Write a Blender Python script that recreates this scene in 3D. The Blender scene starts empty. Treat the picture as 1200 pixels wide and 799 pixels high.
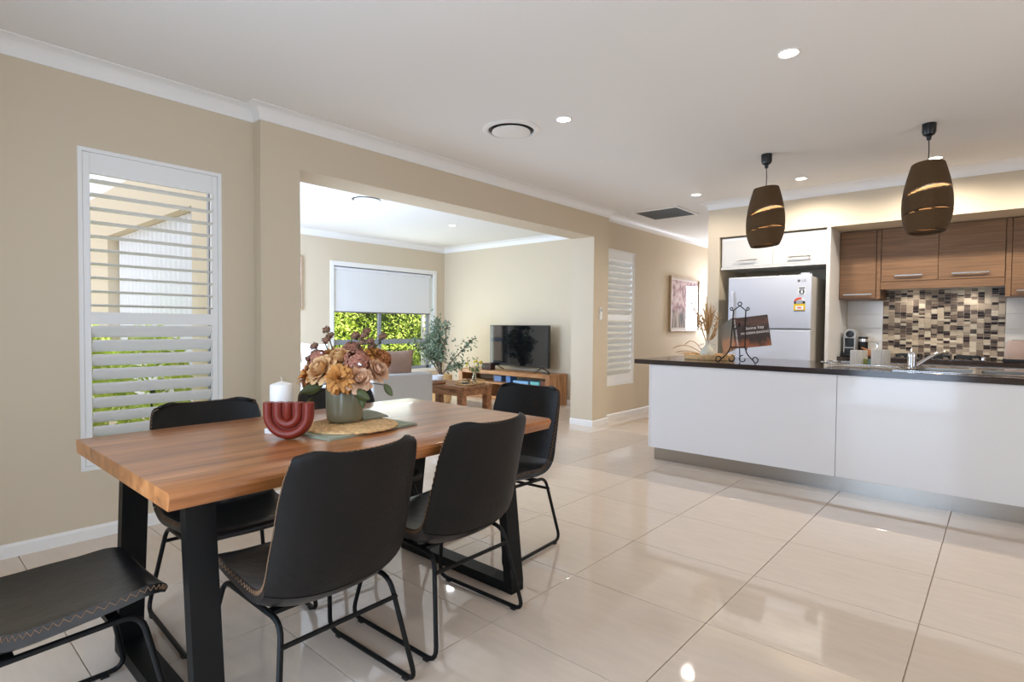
import bpy, bmesh, math, random
from mathutils import Vector, Matrix
random.seed(7)
R = math.radians
scene = bpy.context.scene
COL = scene.collection

# ------------------------------------------------------------------ camera
cam_d = bpy.data.cameras.new('camera')
cam_d.sensor_width = 36.0
cam_d.lens = 655.66 / 1200 * 36.0
cam_d.clip_start = 0.02
cam = bpy.data.objects.new('camera', cam_d)
COL.objects.link(cam)
rr = Vector((0.75122, 0.66000, 0.008293)).normalized()
ff = Vector((-0.659602, 0.751113, -0.027484)).normalized()
rr = (rr - ff * rr.dot(ff)).normalized()
uu = rr.cross(ff)
m = Matrix((rr, uu, -ff)).transposed().to_4x4()
m.translation = Vector((0, 0, 1.18))
cam.matrix_world = m
scene.camera = cam

# ------------------------------------------------------------------ world, sun, daylight at the openings, exposure
w = bpy.data.worlds.new('world')
scene.world = w
w.use_nodes = True
bg = w.node_tree.nodes['Background']
bg.inputs[0].default_value = (0.80, 0.88, 1.0, 1)
bg.inputs[1].default_value = 2.2

sun_d = bpy.data.lights.new('sun', 'SUN')
sun_d.energy = 9.0
sun_d.angle = R(1.0)
sun_d.color = (1.0, 0.95, 0.85)
sun = bpy.data.objects.new('sun', sun_d)
COL.objects.link(sun)
sun.rotation_euler = Vector((-0.55, -0.2, -0.80)).to_track_quat('-Z', 'Y').to_euler()


def area(name, loc, aim, sx, sy, power, color=(1, 1, 1)):
    d = bpy.data.lights.new(name, 'AREA')
    d.shape = 'RECTANGLE'
    d.size, d.size_y = sx, sy
    d.energy = power
    d.color = color
    o = bpy.data.objects.new(name, d)
    COL.objects.link(o)
    o.location = loc
    o.rotation_euler = Vector(aim).to_track_quat('-Z', 'Z').to_euler()
    return o


area('daylight_sliding_door', (-1.35, -0.42, 1.05), (0, 1, 0), 1.8, 2.0, 58, (0.56, 0.75, 1.0))
area('added_living_side_light', (-6.0, 1.99, 1.25), (0, 1, 0), 2.2, 1.6, 200, (0.55, 0.72, 1.0))  # added light for sofa back and TV wall; its window is added too
area('daylight_living_window', (-7.66, 5.6, 0.9), (1, 0, 0), 1.8, 0.95, 35, (0.85, 0.98, 0.92))
area('daylight_family_window', (2.93, 2.2, 1.3), (-1, 0, 0), 3.2, 1.7, 20, (0.90, 0.94, 1.0))
area('daylight_front_door', (-3.28, 9.55, 1.5), (0, -1, 0), 0.3, 0.8, 40, (0.74, 0.82, 1.0))

vs = scene.view_settings
vs.view_transform = 'Standard'
vs.look = 'None'
vs.exposure = -0.22
vs.gamma = 1.0
vs.use_curve_mapping = False
try:
    scene.cycles.max_bounces = 10
    scene.cycles.diffuse_bounces = 5
    scene.cycles.glossy_bounces = 5
    scene.cycles.transparent_max_bounces = 12
    scene.cycles.sample_clamp_indirect = 6.0
    scene.cycles.use_denoising = True
    scene.cycles.caustics_reflective = False
    scene.cycles.caustics_refractive = False
except Exception:
    pass


# ------------------------------------------------------------------ materials
def lin(c):
    return tuple(((x / 255) / 12.92 if x / 255 <= 0.04045 else ((x / 255 + 0.055) / 1.055) ** 2.4) for x in c) + (1.0,)


def M(name, c, rough=0.5, metal=0.0, spec=0.5, var=0.0, vscale=8.0, bump=0.0, bscale=60.0, coat=0.0, stretch=(1, 1, 1), emit=0.0, trans=0.0, rnd=0.0, ior=1.5):
    mt = bpy.data.materials.new(name)
    mt.use_nodes = True
    nt = mt.node_tree
    p = nt.nodes['Principled BSDF']
    p.inputs['Base Color'].default_value = lin(c)
    p.inputs['Roughness'].default_value = rough
    p.inputs['Metallic'].default_value = metal
    p.inputs['Specular IOR Level'].default_value = spec
    p.inputs['Coat Weight'].default_value = coat
    p.inputs['Coat Roughness'].default_value = 0.05
    p.inputs['IOR'].default_value = ior
    p.inputs['Transmission Weight'].default_value = trans
    if emit:
        p.inputs['Emission Color'].default_value = lin(c)
        p.inputs['Emission Strength'].default_value = emit
    need = var or bump
    if need:
        tc = nt.nodes.new('ShaderNodeTexCoord')
        mp = nt.nodes.new('ShaderNodeMapping')
        mp.inputs['Scale'].default_value = stretch
        nt.links.new(tc.outputs['Object'], mp.inputs['Vector'])
    if var or rnd:
        hsv = nt.nodes.new('ShaderNodeHueSaturation')
        hsv.inputs['Color'].default_value = lin(c)
        nt.links.new(hsv.outputs['Color'], p.inputs['Base Color'])
        last = None
        if var:
            nz = nt.nodes.new('ShaderNodeTexNoise')
            nz.inputs['Scale'].default_value = vscale
            nz.inputs['Detail'].default_value = 6
            nt.links.new(mp.outputs['Vector'], nz.inputs['Vector'])
            mr = nt.nodes.new('ShaderNodeMapRange')
            mr.inputs[1].default_value = 0.25
            mr.inputs[2].default_value = 0.75
            mr.inputs[3].default_value = 1 - var
            mr.inputs[4].default_value = 1 + var
            nt.links.new(nz.outputs['Fac'], mr.inputs[0])
            last = mr.outputs[0]
        if rnd:
            oi = nt.nodes.new('ShaderNodeObjectInfo')
            mr2 = nt.nodes.new('ShaderNodeMapRange')
            mr2.inputs[3].default_value = 1 - rnd
            mr2.inputs[4].default_value = 1 + rnd
            nt.links.new(oi.outputs['Random'], mr2.inputs[0])
            if last:
                mu = nt.nodes.new('ShaderNodeMath')
                mu.operation = 'MULTIPLY'
                nt.links.new(last, mu.inputs[0])
                nt.links.new(mr2.outputs[0], mu.inputs[1])
                last = mu.outputs[0]
            else:
                last = mr2.outputs[0]
        nt.links.new(last, hsv.inputs['Value'])
    if bump:
        nb = nt.nodes.new('ShaderNodeTexNoise')
        nb.inputs['Scale'].default_value = bscale
        nb.inputs['Detail'].default_value = 4
        nt.links.new(mp.outputs['Vector'], nb.inputs['Vector'])
        bp = nt.nodes.new('ShaderNodeBump')
        bp.inputs['Strength'].default_value = bump
        bp.inputs['Distance'].default_value = 0.01
        nt.links.new(nb.outputs['Fac'], bp.inputs['Height'])
        nt.links.new(bp.outputs['Normal'], p.inputs['Normal'])
    return mt


def wood(name, cols, stretch, scale=6.0, rough=0.4, rnd=0.12, coat=0.0, bump=0.05, spec=0.5):
    """long-grained timber: noise stretched along the grain, three colours, a tint of its own per board"""
    mt = bpy.data.materials.new(name)
    mt.use_nodes = True
    nt = mt.node_tree
    p = nt.nodes['Principled BSDF']
    p.inputs['Roughness'].default_value = rough
    p.inputs['Coat Weight'].default_value = coat
    p.inputs['Coat Roughness'].default_value = 0.12
    p.inputs['Specular IOR Level'].default_value = spec
    tc = nt.nodes.new('ShaderNodeTexCoord')
    oi = nt.nodes.new('ShaderNodeObjectInfo')
    mp = nt.nodes.new('ShaderNodeMapping')
    mp.inputs['Scale'].default_value = stretch
    add = nt.nodes.new('ShaderNodeVectorMath')
    add.operation = 'ADD'
    sc = nt.nodes.new('ShaderNodeMath')
    sc.operation = 'MULTIPLY'
    sc.inputs[1].default_value = 37.0
    nt.links.new(oi.outputs['Random'], sc.inputs[0])
    nt.links.new(tc.outputs['Object'], mp.inputs['Vector'])
    nt.links.new(mp.outputs['Vector'], add.inputs[0])
    nt.links.new(sc.outputs[0], add.inputs[1])
    n1 = nt.nodes.new('ShaderNodeTexNoise')
    n1.inputs['Scale'].default_value = scale
    n1.inputs['Detail'].default_value = 8
    n1.inputs['Roughness'].default_value = 0.6
    n1.inputs['Distortion'].default_value = 0.6
    nt.links.new(add.outputs[0], n1.inputs['Vector'])
    cr = nt.nodes.new('ShaderNodeValToRGB')
    els = cr.color_ramp.elements
    els[0].position = 0.3
    els[0].color = lin(cols[0])
    els[1].position = 0.72
    els[1].color = lin(cols[2])
    e = els.new(0.5)
    e.color = lin(cols[1])
    nt.links.new(n1.outputs['Fac'], cr.inputs[0])
    hsv = nt.nodes.new('ShaderNodeHueSaturation')
    mr = nt.nodes.new('ShaderNodeMapRange')
    mr.inputs[3].default_value = 1 - rnd
    mr.inputs[4].default_value = 1 + rnd
    nt.links.new(oi.outputs['Random'], mr.inputs[0])
    nt.links.new(mr.outputs[0], hsv.inputs['Value'])
    nt.links.new(cr.outputs[0], hsv.inputs['Color'])
    nt.links.new(hsv.outputs[0], p.inputs['Base Color'])
    bp = nt.nodes.new('ShaderNodeBump')
    bp.inputs['Strength'].default_value = bump
    bp.inputs['Distance'].default_value = 0.004
    nt.links.new(n1.outputs['Fac'], bp.inputs['Height'])
    nt.links.new(bp.outputs['Normal'], p.inputs['Normal'])
    return mt


def glass_mat(name, tint=(1, 1, 1, 1), refl=0.08):
    mt = bpy.data.materials.new(name)
    mt.use_nodes = True
    nt = mt.node_tree
    nt.nodes.remove(nt.nodes['Principled BSDF'])
    out = nt.nodes['Material Output']
    tr = nt.nodes.new('ShaderNodeBsdfTransparent')
    tr.inputs[0].default_value = tint
    gl = nt.nodes.new('ShaderNodeBsdfGlossy')
    gl.inputs['Roughness'].default_value = 0.01
    fr = nt.nodes.new('ShaderNodeFresnel')
    fr.inputs[0].default_value = 1.45
    mx = nt.nodes.new('ShaderNodeMixShader')
    ge = nt.nodes.new('ShaderNodeNewGeometry')
    inv = nt.nodes.new('ShaderNodeMath')
    inv.operation = 'SUBTRACT'
    inv.inputs[0].default_value = 1.0
    mul = nt.nodes.new('ShaderNodeMath')
    mul.operation = 'MULTIPLY'
    nt.links.new(ge.outputs['Backfacing'], inv.inputs[1])
    nt.links.new(inv.outputs[0], mul.inputs[0])
    nt.links.new(fr.outputs[0], mul.inputs[1])
    nt.links.new(mul.outputs[0], mx.inputs[0])
    nt.links.new(tr.outputs[0], mx.inputs[1])
    nt.links.new(gl.outputs[0], mx.inputs[2])
    nt.links.new(mx.outputs[0], out.inputs[0])
    return mt


m_wall = M('cream_wall_paint', (209, 194, 170), 0.75, spec=0.2)
m_white = M('white_trim_paint', (236, 233, 228), 0.45, spec=0.35)
m_ceil = M('white_ceiling_paint', (232, 229, 224), 0.9, spec=0.1)
m_tile = M('beige_porcelain_tile', (214, 197, 180), 0.045, spec=0.62, var=0.05, vscale=5.0, rnd=0.02, stretch=(1, 5, 1))
m_grout = M('tan_grout', (178, 162, 142), 0.8)
m_shutter = M('white_shutter_paint', (236, 235, 232), 0.4, spec=0.35)
m_alu = M('grey_window_frame', (150, 156, 166), 0.4, metal=0.3)
m_alum_dark = M('satin_aluminium', (140, 140, 145), 0.35, metal=0.8)
m_glass = glass_mat('window_glass')
m_blind = M('off_white_roller_blind', (226, 226, 226), 0.85, var=0.02, vscale=200)
m_leather = M('charcoal_leather', (20, 17, 15), 0.52, spec=0.26, var=0.18, vscale=9, bump=0.18, bscale=45)
m_leather_seat = M('charcoal_leather_seat', (24, 23, 24), 0.32, spec=0.6, var=0.15, vscale=9, bump=0.16, bscale=26)
m_thread = M('tan_thread', (136, 102, 72), 0.7)
m_black = M('black_powder_coat', (6, 6, 6), 0.5, spec=0.25)
m_blackplastic = M('black_plastic', (18, 18, 19), 0.3)
m_table = wood('acacia_table_top', [(112, 64, 32), (162, 102, 55), (188, 126, 74)], (9, 0.8, 9), 1.6, 0.33, 0.10, coat=0.3)
m_oak = wood('laminate_timber', [(102, 74, 48), (126, 92, 61), (144, 108, 75)], (0.9, 8, 34), 2.2, 0.42, 0.03, bump=0.02)
m_rustic = wood('rustic_timber', [(92, 56, 32), (138, 92, 58), (166, 118, 80)], (2, 9, 9), 2.0, 0.45, 0.12)
m_tvwood = wood('tv_unit_timber', [(132, 86, 52), (176, 124, 80), (198, 150, 106)], (9, 9, 1.2), 2.0, 0.4, 0.06)
m_tvwood_h = wood('tv_unit_timber_top', [(132, 86, 52), (176, 124, 80), (198, 150, 106)], (1.2, 9, 9), 2.0, 0.35, 0.06)
m_gloss = M('white_gloss_cabinet', (224, 223, 223), 0.14, spec=0.5, coat=0.3)
m_cabwhite = M('white_cabinet_carcass', (226, 224, 220), 0.35)
m_steel = M('brushed_steel', (176, 172, 166), 0.28, metal=1.0, var=0.05, vscale=30, stretch=(1, 1, 25))
m_chrome = M('polished_chrome', (222, 222, 225), 0.08, metal=1.0)
m_stone = M('dark_brown_stone', (52, 43, 40), 0.12, spec=0.6, var=0.35, vscale=180)
m_fridge = M('white_fridge_enamel', (204, 207, 216), 0.22, spec=0.5)
m_fridge_side = M('grey_fridge_side', (190, 184, 174), 0.4)
m_splash = M('white_splash_tile', (222, 217, 210), 0.12, rnd=0.02)
m_red = M('terracotta_glaze', (124, 40, 24), 0.45, var=0.05)
m_wax = M('white_candle_wax', (236, 232, 228), 0.55)
m_sage = M('sage_glazed_ceramic', (126, 122, 98), 0.22, coat=0.3)
m_rattan = M('woven_rattan', (232, 190, 134), 0.7, var=0.3, vscale=60, bump=0.6, bscale=180)
m_linen = M('sage_linen', (156, 160, 140), 0.9, var=0.08, vscale=150, bump=0.3, bscale=500)
m_sofa = M('light_grey_upholstery', (178, 177, 175), 0.95, var=0.05, vscale=120, bump=0.25, bscale=400, spec=0.2)
m_brownfab = M('taupe_cushion', (150, 124, 110), 0.85, var=0.06, vscale=30)
m_whitefab = M('white_cushion', (226, 226, 230), 0.9)
m_tv = M('black_screen', (9, 10, 14), 0.06, spec=0.6)
m_card = M('corrugated_cardboard', (92, 68, 40), 0.9, var=0.5, vscale=150, bump=0.6, bscale=260, stretch=(1, 1, 3))
m_lamp = M('lamp_glow', (255, 244, 226), 0.4, emit=14)
m_bulb = M('bulb_glow', (255, 226, 180), 0.4, emit=6)
m_grille = M('grey_vent_filter', (126, 126, 124), 0.8)


# ------------------------------------------------------------------ mesh building
class B:
    def __init__(s):
        s.bm = bmesh.new()
        s.mi = 0

    def _face(s, vs):
        try:
            f = s.bm.faces.new(vs)
            f.material_index = s.mi
            return f
        except ValueError:
            return None

    def box(s, x0, x1, y0, y1, z0, z1, bev=0.0, seg=2):
        if x0 > x1: x0, x1 = x1, x0
        if y0 > y1: y0, y1 = y1, y0
        if z0 > z1: z0, z1 = z1, z0
        v = [s.bm.verts.new((x, y, z)) for z in (z0, z1) for y in (y0, y1) for x in (x0, x1)]
        fs = [s._face([v[i] for i in q]) for q in ((0, 2, 3, 1), (4, 5, 7, 6), (0, 1, 5, 4), (2, 6, 7, 3), (0, 4, 6, 2), (1, 3, 7, 5))]
        if bev > 0:
            es = {e for f in fs for e in f.edges}
            bmesh.ops.bevel(s.bm, geom=list(es), offset=bev, segments=seg, affect='EDGES', profile=0.6)
        return s

    def tube(s, pts, r, n=8, closed=False, cap=True):
        pts = [Vector(p) for p in pts]
        k = len(pts)
        rad = list(r) if isinstance(r, (list, tuple)) else [r] * k
        rad = (rad + [rad[-1]] * k)[:k]
        tang = []
        for i in range(k):
            a = pts[(i - 1) % k] if (closed or i > 0) else pts[i]
            b = pts[(i + 1) % k] if (closed or i < k - 1) else pts[i]
            tang.append((b - a).normalized())
        t0 = tang[0]
        nrm = t0.orthogonal().normalized()
        rings = []
        for i in range(k):
            t = tang[i]
            nrm = (nrm - t * nrm.dot(t))
            nrm = nrm.normalized() if nrm.length > 1e-6 else t.orthogonal().normalized()
            bn = t.cross(nrm)
            rings.append([s.bm.verts.new(pts[i] + (nrm * math.cos(2 * math.pi * j / n) + bn * math.sin(2 * math.pi * j / n)) * rad[i]) for j in range(n)])
        for i in range(k if closed else k - 1):
            a, b = rings[i], rings[(i + 1) % k]
            off = 0
            if closed and i == k - 1:
                off = min(range(n), key=lambda o: (a[0].co - b[o].co).length)
            for j in range(n):
                s._face([a[j], a[(j + 1) % n], b[(j + 1 + off) % n], b[(j + off) % n]])
        if not closed and cap:
            s._face(rings[0][::-1])
            s._face(rings[-1])
        return s

    def lathe(s, prof, n=24, c=(0, 0, 0), cap0=True, cap1=True, sq=None):
        rings = []
        for r, z in prof:
            rings.append([s.bm.verts.new((c[0] + max(r, 1e-4) * math.cos(2 * math.pi * j / n), c[1] + max(r, 1e-4) * math.sin(2 * math.pi * j / n), c[2] + z)) for j in range(n)])
        for a, b in zip(rings, rings[1:]):
            for j in range(n):
                s._face([a[j], a[(j + 1) % n], b[(j + 1) % n], b[j]])
        if cap0: s._face(rings[0][::-1])
        if cap1: s._face(rings[-1])
        return s

    def prism(s, poly, axis, lo, hi):
        """poly of 2D points, extruded along axis 'x','y' or 'z'"""
        def P(a, b, t):
            return {'x': (t, a, b), 'y': (a, t, b), 'z': (a, b, t)}[axis]
        A = [s.bm.verts.new(P(a, b, lo)) for a, b in poly]
        Z = [s.bm.verts.new(P(a, b, hi)) for a, b in poly]
        n = len(poly)
        s._face(A[::-1])
        s._face(Z)
        for i in range(n):
            s._face([A[i], A[(i + 1) % n], Z[(i + 1) % n], Z[i]])
        return s

    def sweep(s, prof, path):
        """profile (offset into the room, z) swept along a wall line; the room lies to the right of the walk"""
        P = [Vector((p[0], p[1])) for p in path]
        rings = []
        for i, p in enumerate(P):
            ds = []
            if i > 0: ds.append((p - P[i - 1]).normalized())
            if i < len(P) - 1: ds.append((P[i + 1] - p).normalized())
            ns = [Vector((d.y, -d.x)) for d in ds]
            if len(ns) == 2:
                b = ns[0] + ns[1]
                o = b / (1 + ns[0].dot(ns[1]))
            else:
                o = ns[0]
            rings.append([s.bm.verts.new((p.x + o.x * a, p.y + o.y * a, z)) for a, z in prof])
        n = len(prof)
        for a, b in zip(rings, rings[1:]):
            for j in range(n):
                s._face([a[j], a[(j + 1) % n], b[(j + 1) % n], b[j]])
        s._face(rings[0][::-1])
        s._face(rings[-1])
        return s

    def surf(s, fn, nu, nv, thick=0.0, tn=None, flip=False):
        """surface fn(u,v) u,v in 0..1; with a thickness it becomes a closed slab"""
        G = [[Vector(fn(i / nu, j / nv)) for i in range(nu + 1)] for j in range(nv + 1)]
        N = [[None] * (nu + 1) for _ in range(nv + 1)]
        for j in range(nv + 1):
            for i in range(nu + 1):
                du = G[j][min(i + 1, nu)] - G[j][max(i - 1, 0)]
                dv = G[min(j + 1, nv)][i] - G[max(j - 1, 0)][i]
                c = du.cross(dv)
                N[j][i] = c.normalized() if c.length > 1e-9 else Vector((0, 0, 1))
        V = [[s.bm.verts.new(G[j][i]) for i in range(nu + 1)] for j in range(nv + 1)]
        for j in range(nv):
            for i in range(nu):
                s._face([V[j][i], V[j][i + 1], V[j + 1][i + 1], V[j + 1][i]])
        if thick:
            W = [[s.bm.verts.new(G[j][i] - N[j][i] * (thick if tn is None else thick * tn(i / nu, j / nv))) for i in range(nu + 1)] for j in range(nv + 1)]
            for j in range(nv):
                for i in range(nu):
                    s._face([W[j][i], W[j + 1][i], W[j + 1][i + 1], W[j][i + 1]])
            for i in range(nu):
                s._face([V[0][i + 1], V[0][i], W[0][i], W[0][i + 1]])
                s._face([V[nv][i], V[nv][i + 1], W[nv][i + 1], W[nv][i]])
            for j in range(nv):
                s._face([V[j][0], V[j + 1][0], W[j + 1][0], W[j][0]])
                s._face([V[j + 1][nu], V[j][nu], W[j][nu], W[j + 1][nu]])
        return s

    def ball(s, c, r, n=10, sz=1.0):
        prof = [(r * math.sin(math.pi * i / n), -r * sz * math.cos(math.pi * i / n)) for i in range(n + 1)]
        return s.lathe(prof, n + 2, c, False, False)

    def xform(s, mtx):
        bmesh.ops.transform(s.bm, matrix=mtx, verts=s.bm.verts)
        return s


def fillet(pts, rad, seg=5, closed=False):
    pts = [Vector(p) for p in pts]
    n = len(pts)
    out = []
    for i, p in enumerate(pts):
        if not closed and i in (0, n - 1):
            out.append(p)
            continue
        a = pts[(i - 1) % n]
        b = pts[(i + 1) % n]
        da, db = (a - p), (b - p)
        r = min(rad, da.length * 0.49, db.length * 0.49)
        A = p + da.normalized() * r
        Bp = p + db.normalized() * r
        for k in range(seg + 1):
            t = k / seg
            out.append(A * (1 - t) ** 2 + p * 2 * t * (1 - t) + Bp * t * t)
    return out


def obj(name, b, mats, parent=None, smooth=None, loc=None, rot=None):
    me = bpy.data.meshes.new(name)
    bm = b.bm
    bmesh.ops.recalc_face_normals(bm, faces=bm.faces)
    bm.to_mesh(me)
    bm.free()
    for mt in (mats if isinstance(mats, (list, tuple)) else [mats]):
        me.materials.append(mt)
    if smooth is not None:
        me.polygons.foreach_set('use_smooth', [True] * len(me.polygons))
        me.set_sharp_from_angle(angle=R(smooth))
    o = bpy.data.objects.new(name, me)
    COL.objects.link(o)
    if parent: o.parent = parent
    if loc: o.location = loc
    if rot: o.rotation_euler = rot
    return o


def link(name, me, parent=None, loc=None):
    o = bpy.data.objects.new(name, me)
    COL.objects.link(o)
    if parent: o.parent = parent
    if loc: o.location = loc
    return o


def thing(name, label, cat, loc=(0, 0, 0), rz=0.0, group=None):
    o = bpy.data.objects.new(name, None)
    COL.objects.link(o)
    o.empty_display_size = 0.05
    o.location = loc
    o.rotation_euler = (0, 0, rz)
    o['label'] = label
    o['category'] = cat
    if group: o['group'] = group
    return o


def tag(o, label, cat, group=None):
    o['label'] = label
    o['category'] = cat
    if group: o['group'] = group
    return o


def struct(name, b, mats, label=None, smooth=None, cat=None):
    o = obj(name, b, mats, None, smooth)
    o['kind'] = 'structure'
    if label: o['label'] = label
    if cat: o['category'] = cat
    return o


def kids(o):
    return [c for c in bpy.data.objects if c.parent == o]


def dup(root, loc, rz, label, name=None):
    def rec(o, par):
        c = o.copy()
        COL.objects.link(c)
        if par is not None:
            c.parent = par
        for ch in kids(o):
            rec(ch, c)
        return c
    r = rec(root, None)
    r.location = loc
    r.rotation_euler = (0, 0, rz)
    r['label'] = label
    return r


def text_bm(txt, size, mtx, extrude=0.0006):
    cu = bpy.data.curves.new('lettering', 'FONT')
    cu.body = txt
    cu.size = size
    cu.extrude = extrude
    cu.align_x = 'CENTER'
    cu.align_y = 'CENTER'
    t = bpy.data.objects.new('lettering', cu)
    COL.objects.link(t)
    bpy.context.view_layer.update()
    dg = bpy.context.evaluated_depsgraph_get()
    me = bpy.data.meshes.new_from_object(t.evaluated_get(dg))
    bpy.data.objects.remove(t)
    b = B()
    b.bm.from_mesh(me)
    bpy.data.meshes.remove(me)
    b.xform(mtx)
    return b


# ------------------------------------------------------------------ the setting
XL, XB, XH, XO = -3.712, -3.615, -3.726, -3.926
ZC = 2.573
ZO = 2.226            # head of the wide opening
YJ0, YJ1 = 1.922, 5.555
YB0, YB1 = 1.652, 5.875
YK = 6.203            # kitchen pier and bulkhead
XP = -2.522           # pier left face
ZS = 2.1755           # kitchen soffit
XW = -7.709           # living room window wall
YT = 6.891            # living room tv wall
YF = 1.92             # living room front wall
XR, YBK, YE = 3.0, -0.47, 9.6

floor = struct('floor', B().box(XW - 0.3, XR + 0.2, YBK - 0.2, YE + 0.2, -0.12, -0.006), m_grout, 'beige polished porcelain tiled floor')
tx, ty, x00, y00 = 0.639, 0.5705, -2.1425, 2.741
gap = 0.0018
tb = B().box(gap, tx - gap, gap, ty - gap, -0.008, 0.0, 0.0009, 1)
tm = obj('floor_tile', tb, m_tile, floor)
tile_me = tm.data
bpy.data.objects.remove(tm)
for i in range(-9, 9):
    for j in range(-6, 12):
        x, y = x00 + i * tx, y00 + j * ty
        if x > XR or x + tx < XW or y > YE or y + ty < YBK: continue
        if x + tx < XB and y > YT: continue
        if x + tx < XH and y + ty < YF: continue
        if x > XP and y > 7.0: continue
        link('floor_tile', tile_me, floor, (x, y, 0))

ceil = struct('ceiling', B().box(XW - 0.4, XR + 0.2, YF - 0.27, YE + 0.2, ZC, ZC + 0.15).box(XL - 0.2, XR + 0.2, YBK - 1.5, YF - 0.27, ZC, ZC + 0.15), m_ceil, 'flat white plasterboard ceiling')  # unseen overhang past the back wall, added to keep sun off the door

W1 = (0.72, 1.452, 0.372, 2.118)      # dining shutter hole y0,y1,z0,z1
W2 = (6.00, 6.735, 0.425, 2.155)      # hall shutter hole
W3 = (4.575, 6.695, 0.36, 2.15)       # living window


def wall_x(name, x0, x1, y0, y1, holes=(), z1=ZC, label=None):
    b = B()
    ys = y0
    for (a, c, d, e) in sorted(holes):
        b.box(x0, x1, ys, a, 0, z1)
        if d > 0: b.box(x0, x1, a, c, 0, d)
        if e < z1: b.box(x0, x1, a, c, e, z1)
        ys = c
    b.box(x0, x1, ys, y1, 0, z1)
    return struct(name, b, m_wall, label)


def wall_y(name, y0, y1, x0, x1, holes=(), z1=ZC, label=None):
    b = B()
    xs = x0
    for (a, c, d, e) in sorted(holes):
        b.box(xs, a, y0, y1, 0, z1)
        if d > 0: b.box(a, c, y0, y1, 0, d)
        if e < z1: b.box(a, c, y0, y1, e, z1)
        xs = c
    b.box(xs, x1, y0, y1, 0, z1)
    return struct(name, b, m_wall, label)


wall_x('wall_left', XL - 0.22, XL, YBK - 0.2, YB0, [W1], label='cream painted wall round the dining shutter')
b = B()
b.box(XO, XB, YB0, YJ0, 0, ZC)
b.box(XO, XB, YJ1, YB1, 0, ZC)
b.box(XO, XB, YJ0, YJ1, ZO, ZC)
struct('wall_divider', b, m_wall, 'cream wall with the wide opening into the living room')
wall_x('wall_hall', XO, XH, YB1, YE, [W2], label='cream hallway wall with shutter and painting')
wall_y('wall_end', YE, YE + 0.2, XO, XR, [(-3.45, -3.12, 1.08, 1.95)], label='end wall of the hallway')
wall_y('wall_back', YBK - 0.2, YBK, XL - 0.22, XR + 0.2, [(-2.3, -0.4, 0, 2.1)], label='wall behind with the sliding door')
wall_x('wall_right', XR, XR + 0.2, YBK, YE, [(0.5, 3.9, 0.4, 2.15)], label='right hand wall of the family room')
wall_x('wall_living_window', XW - 0.22, XW, YF - 0.27, YT + 0.2, [W3], label='living room wall with the garden window')
wall_y('wall_living_back', YT, YT + 0.2, XW, XO, label='living room wall behind the television')
wall_y('wall_living_front', YF - 0.27, YF, XW, XO, [(-7.2, -4.8, 0.4, 2.1)], label='living room front wall')
# kitchen shell: bulkhead, pier, niche
b = B()
b.box(XP, XR, YK, 6.63, ZS, ZC)
b.box(XP, XR, 6.63, 7.25, ZS, ZC)
b.box(XP, -2.392, YK, 7.25, 0, ZS)
struct('wall_kitchen_front', b, m_wall, 'cream kitchen bulkhead and pier beside the fridge')
b = B()
b.box(XP, XR, 7.05, 7.25, 0, ZS)
b.box(XP, -2.392, 7.25, YE, 0, ZC)
wall_kb = struct('wall_kitchen_back', b, m_wall, 'kitchen back wall carrying the splashback tiles')

# cornices and baseboards
ca = 0.086
cornice = [(0, ZC - ca), (0.008, ZC - ca)] + [(0.008 + (ca - 0.012) * (1 - math.cos(t * math.pi / 2)) , ZC - ca + 0.006 + (ca - 0.012) * math.sin(t * math.pi / 2)) for t in [i / 7 for i in range(8)]] + [(ca, ZC - 0.006), (ca, ZC), (0, ZC)]
runs = [
    [(XL, YBK), (XL, YB0), (XB, YB0), (XB, YB1), (XH, YB1), (XH, YE)],
    [(XP, YE), (XP, YK), (XR, YK)][::1],
    [(XW, YF), (XW, YT), (XO, YT)],
    [(XO, YT), (XO, YF), (XW, YF)],
]
for i, r in enumerate(runs):
    struct('trim_%d' % (i + 1), B().sweep(cornice, r), m_white, ['white cove cornice along the dining and hall walls', 'white cove cornice on the kitchen bulkhead', 'white cove cornice in the living room', 'white cove cornice over the opening'][i], smooth=35)
base = [(0, 0), (0.014, 0), (0.014, 0.055), (0.011, 0.064), (0.006, 0.069), (0, 0.069)]
bruns = [('baseboard_left', [(XL, YBK), (XL, YB0), (XB, YB0), (XB, YJ0), (XO, YJ0)]),
         ('baseboard_hall', [(XO, YJ1), (XB, YJ1), (XB, YB1), (XH, YB1), (XH, YE)]),
         ('baseboard_living', [(XW, YF), (XW, YT), (XO, YT)]),
         ('baseboard_pier', [(XP, YE), (XP, YK), (-2.392, YK)])]
for n, r in bruns:
    struct(n, B().sweep(base, r), m_white, 'white painted baseboard')


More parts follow.
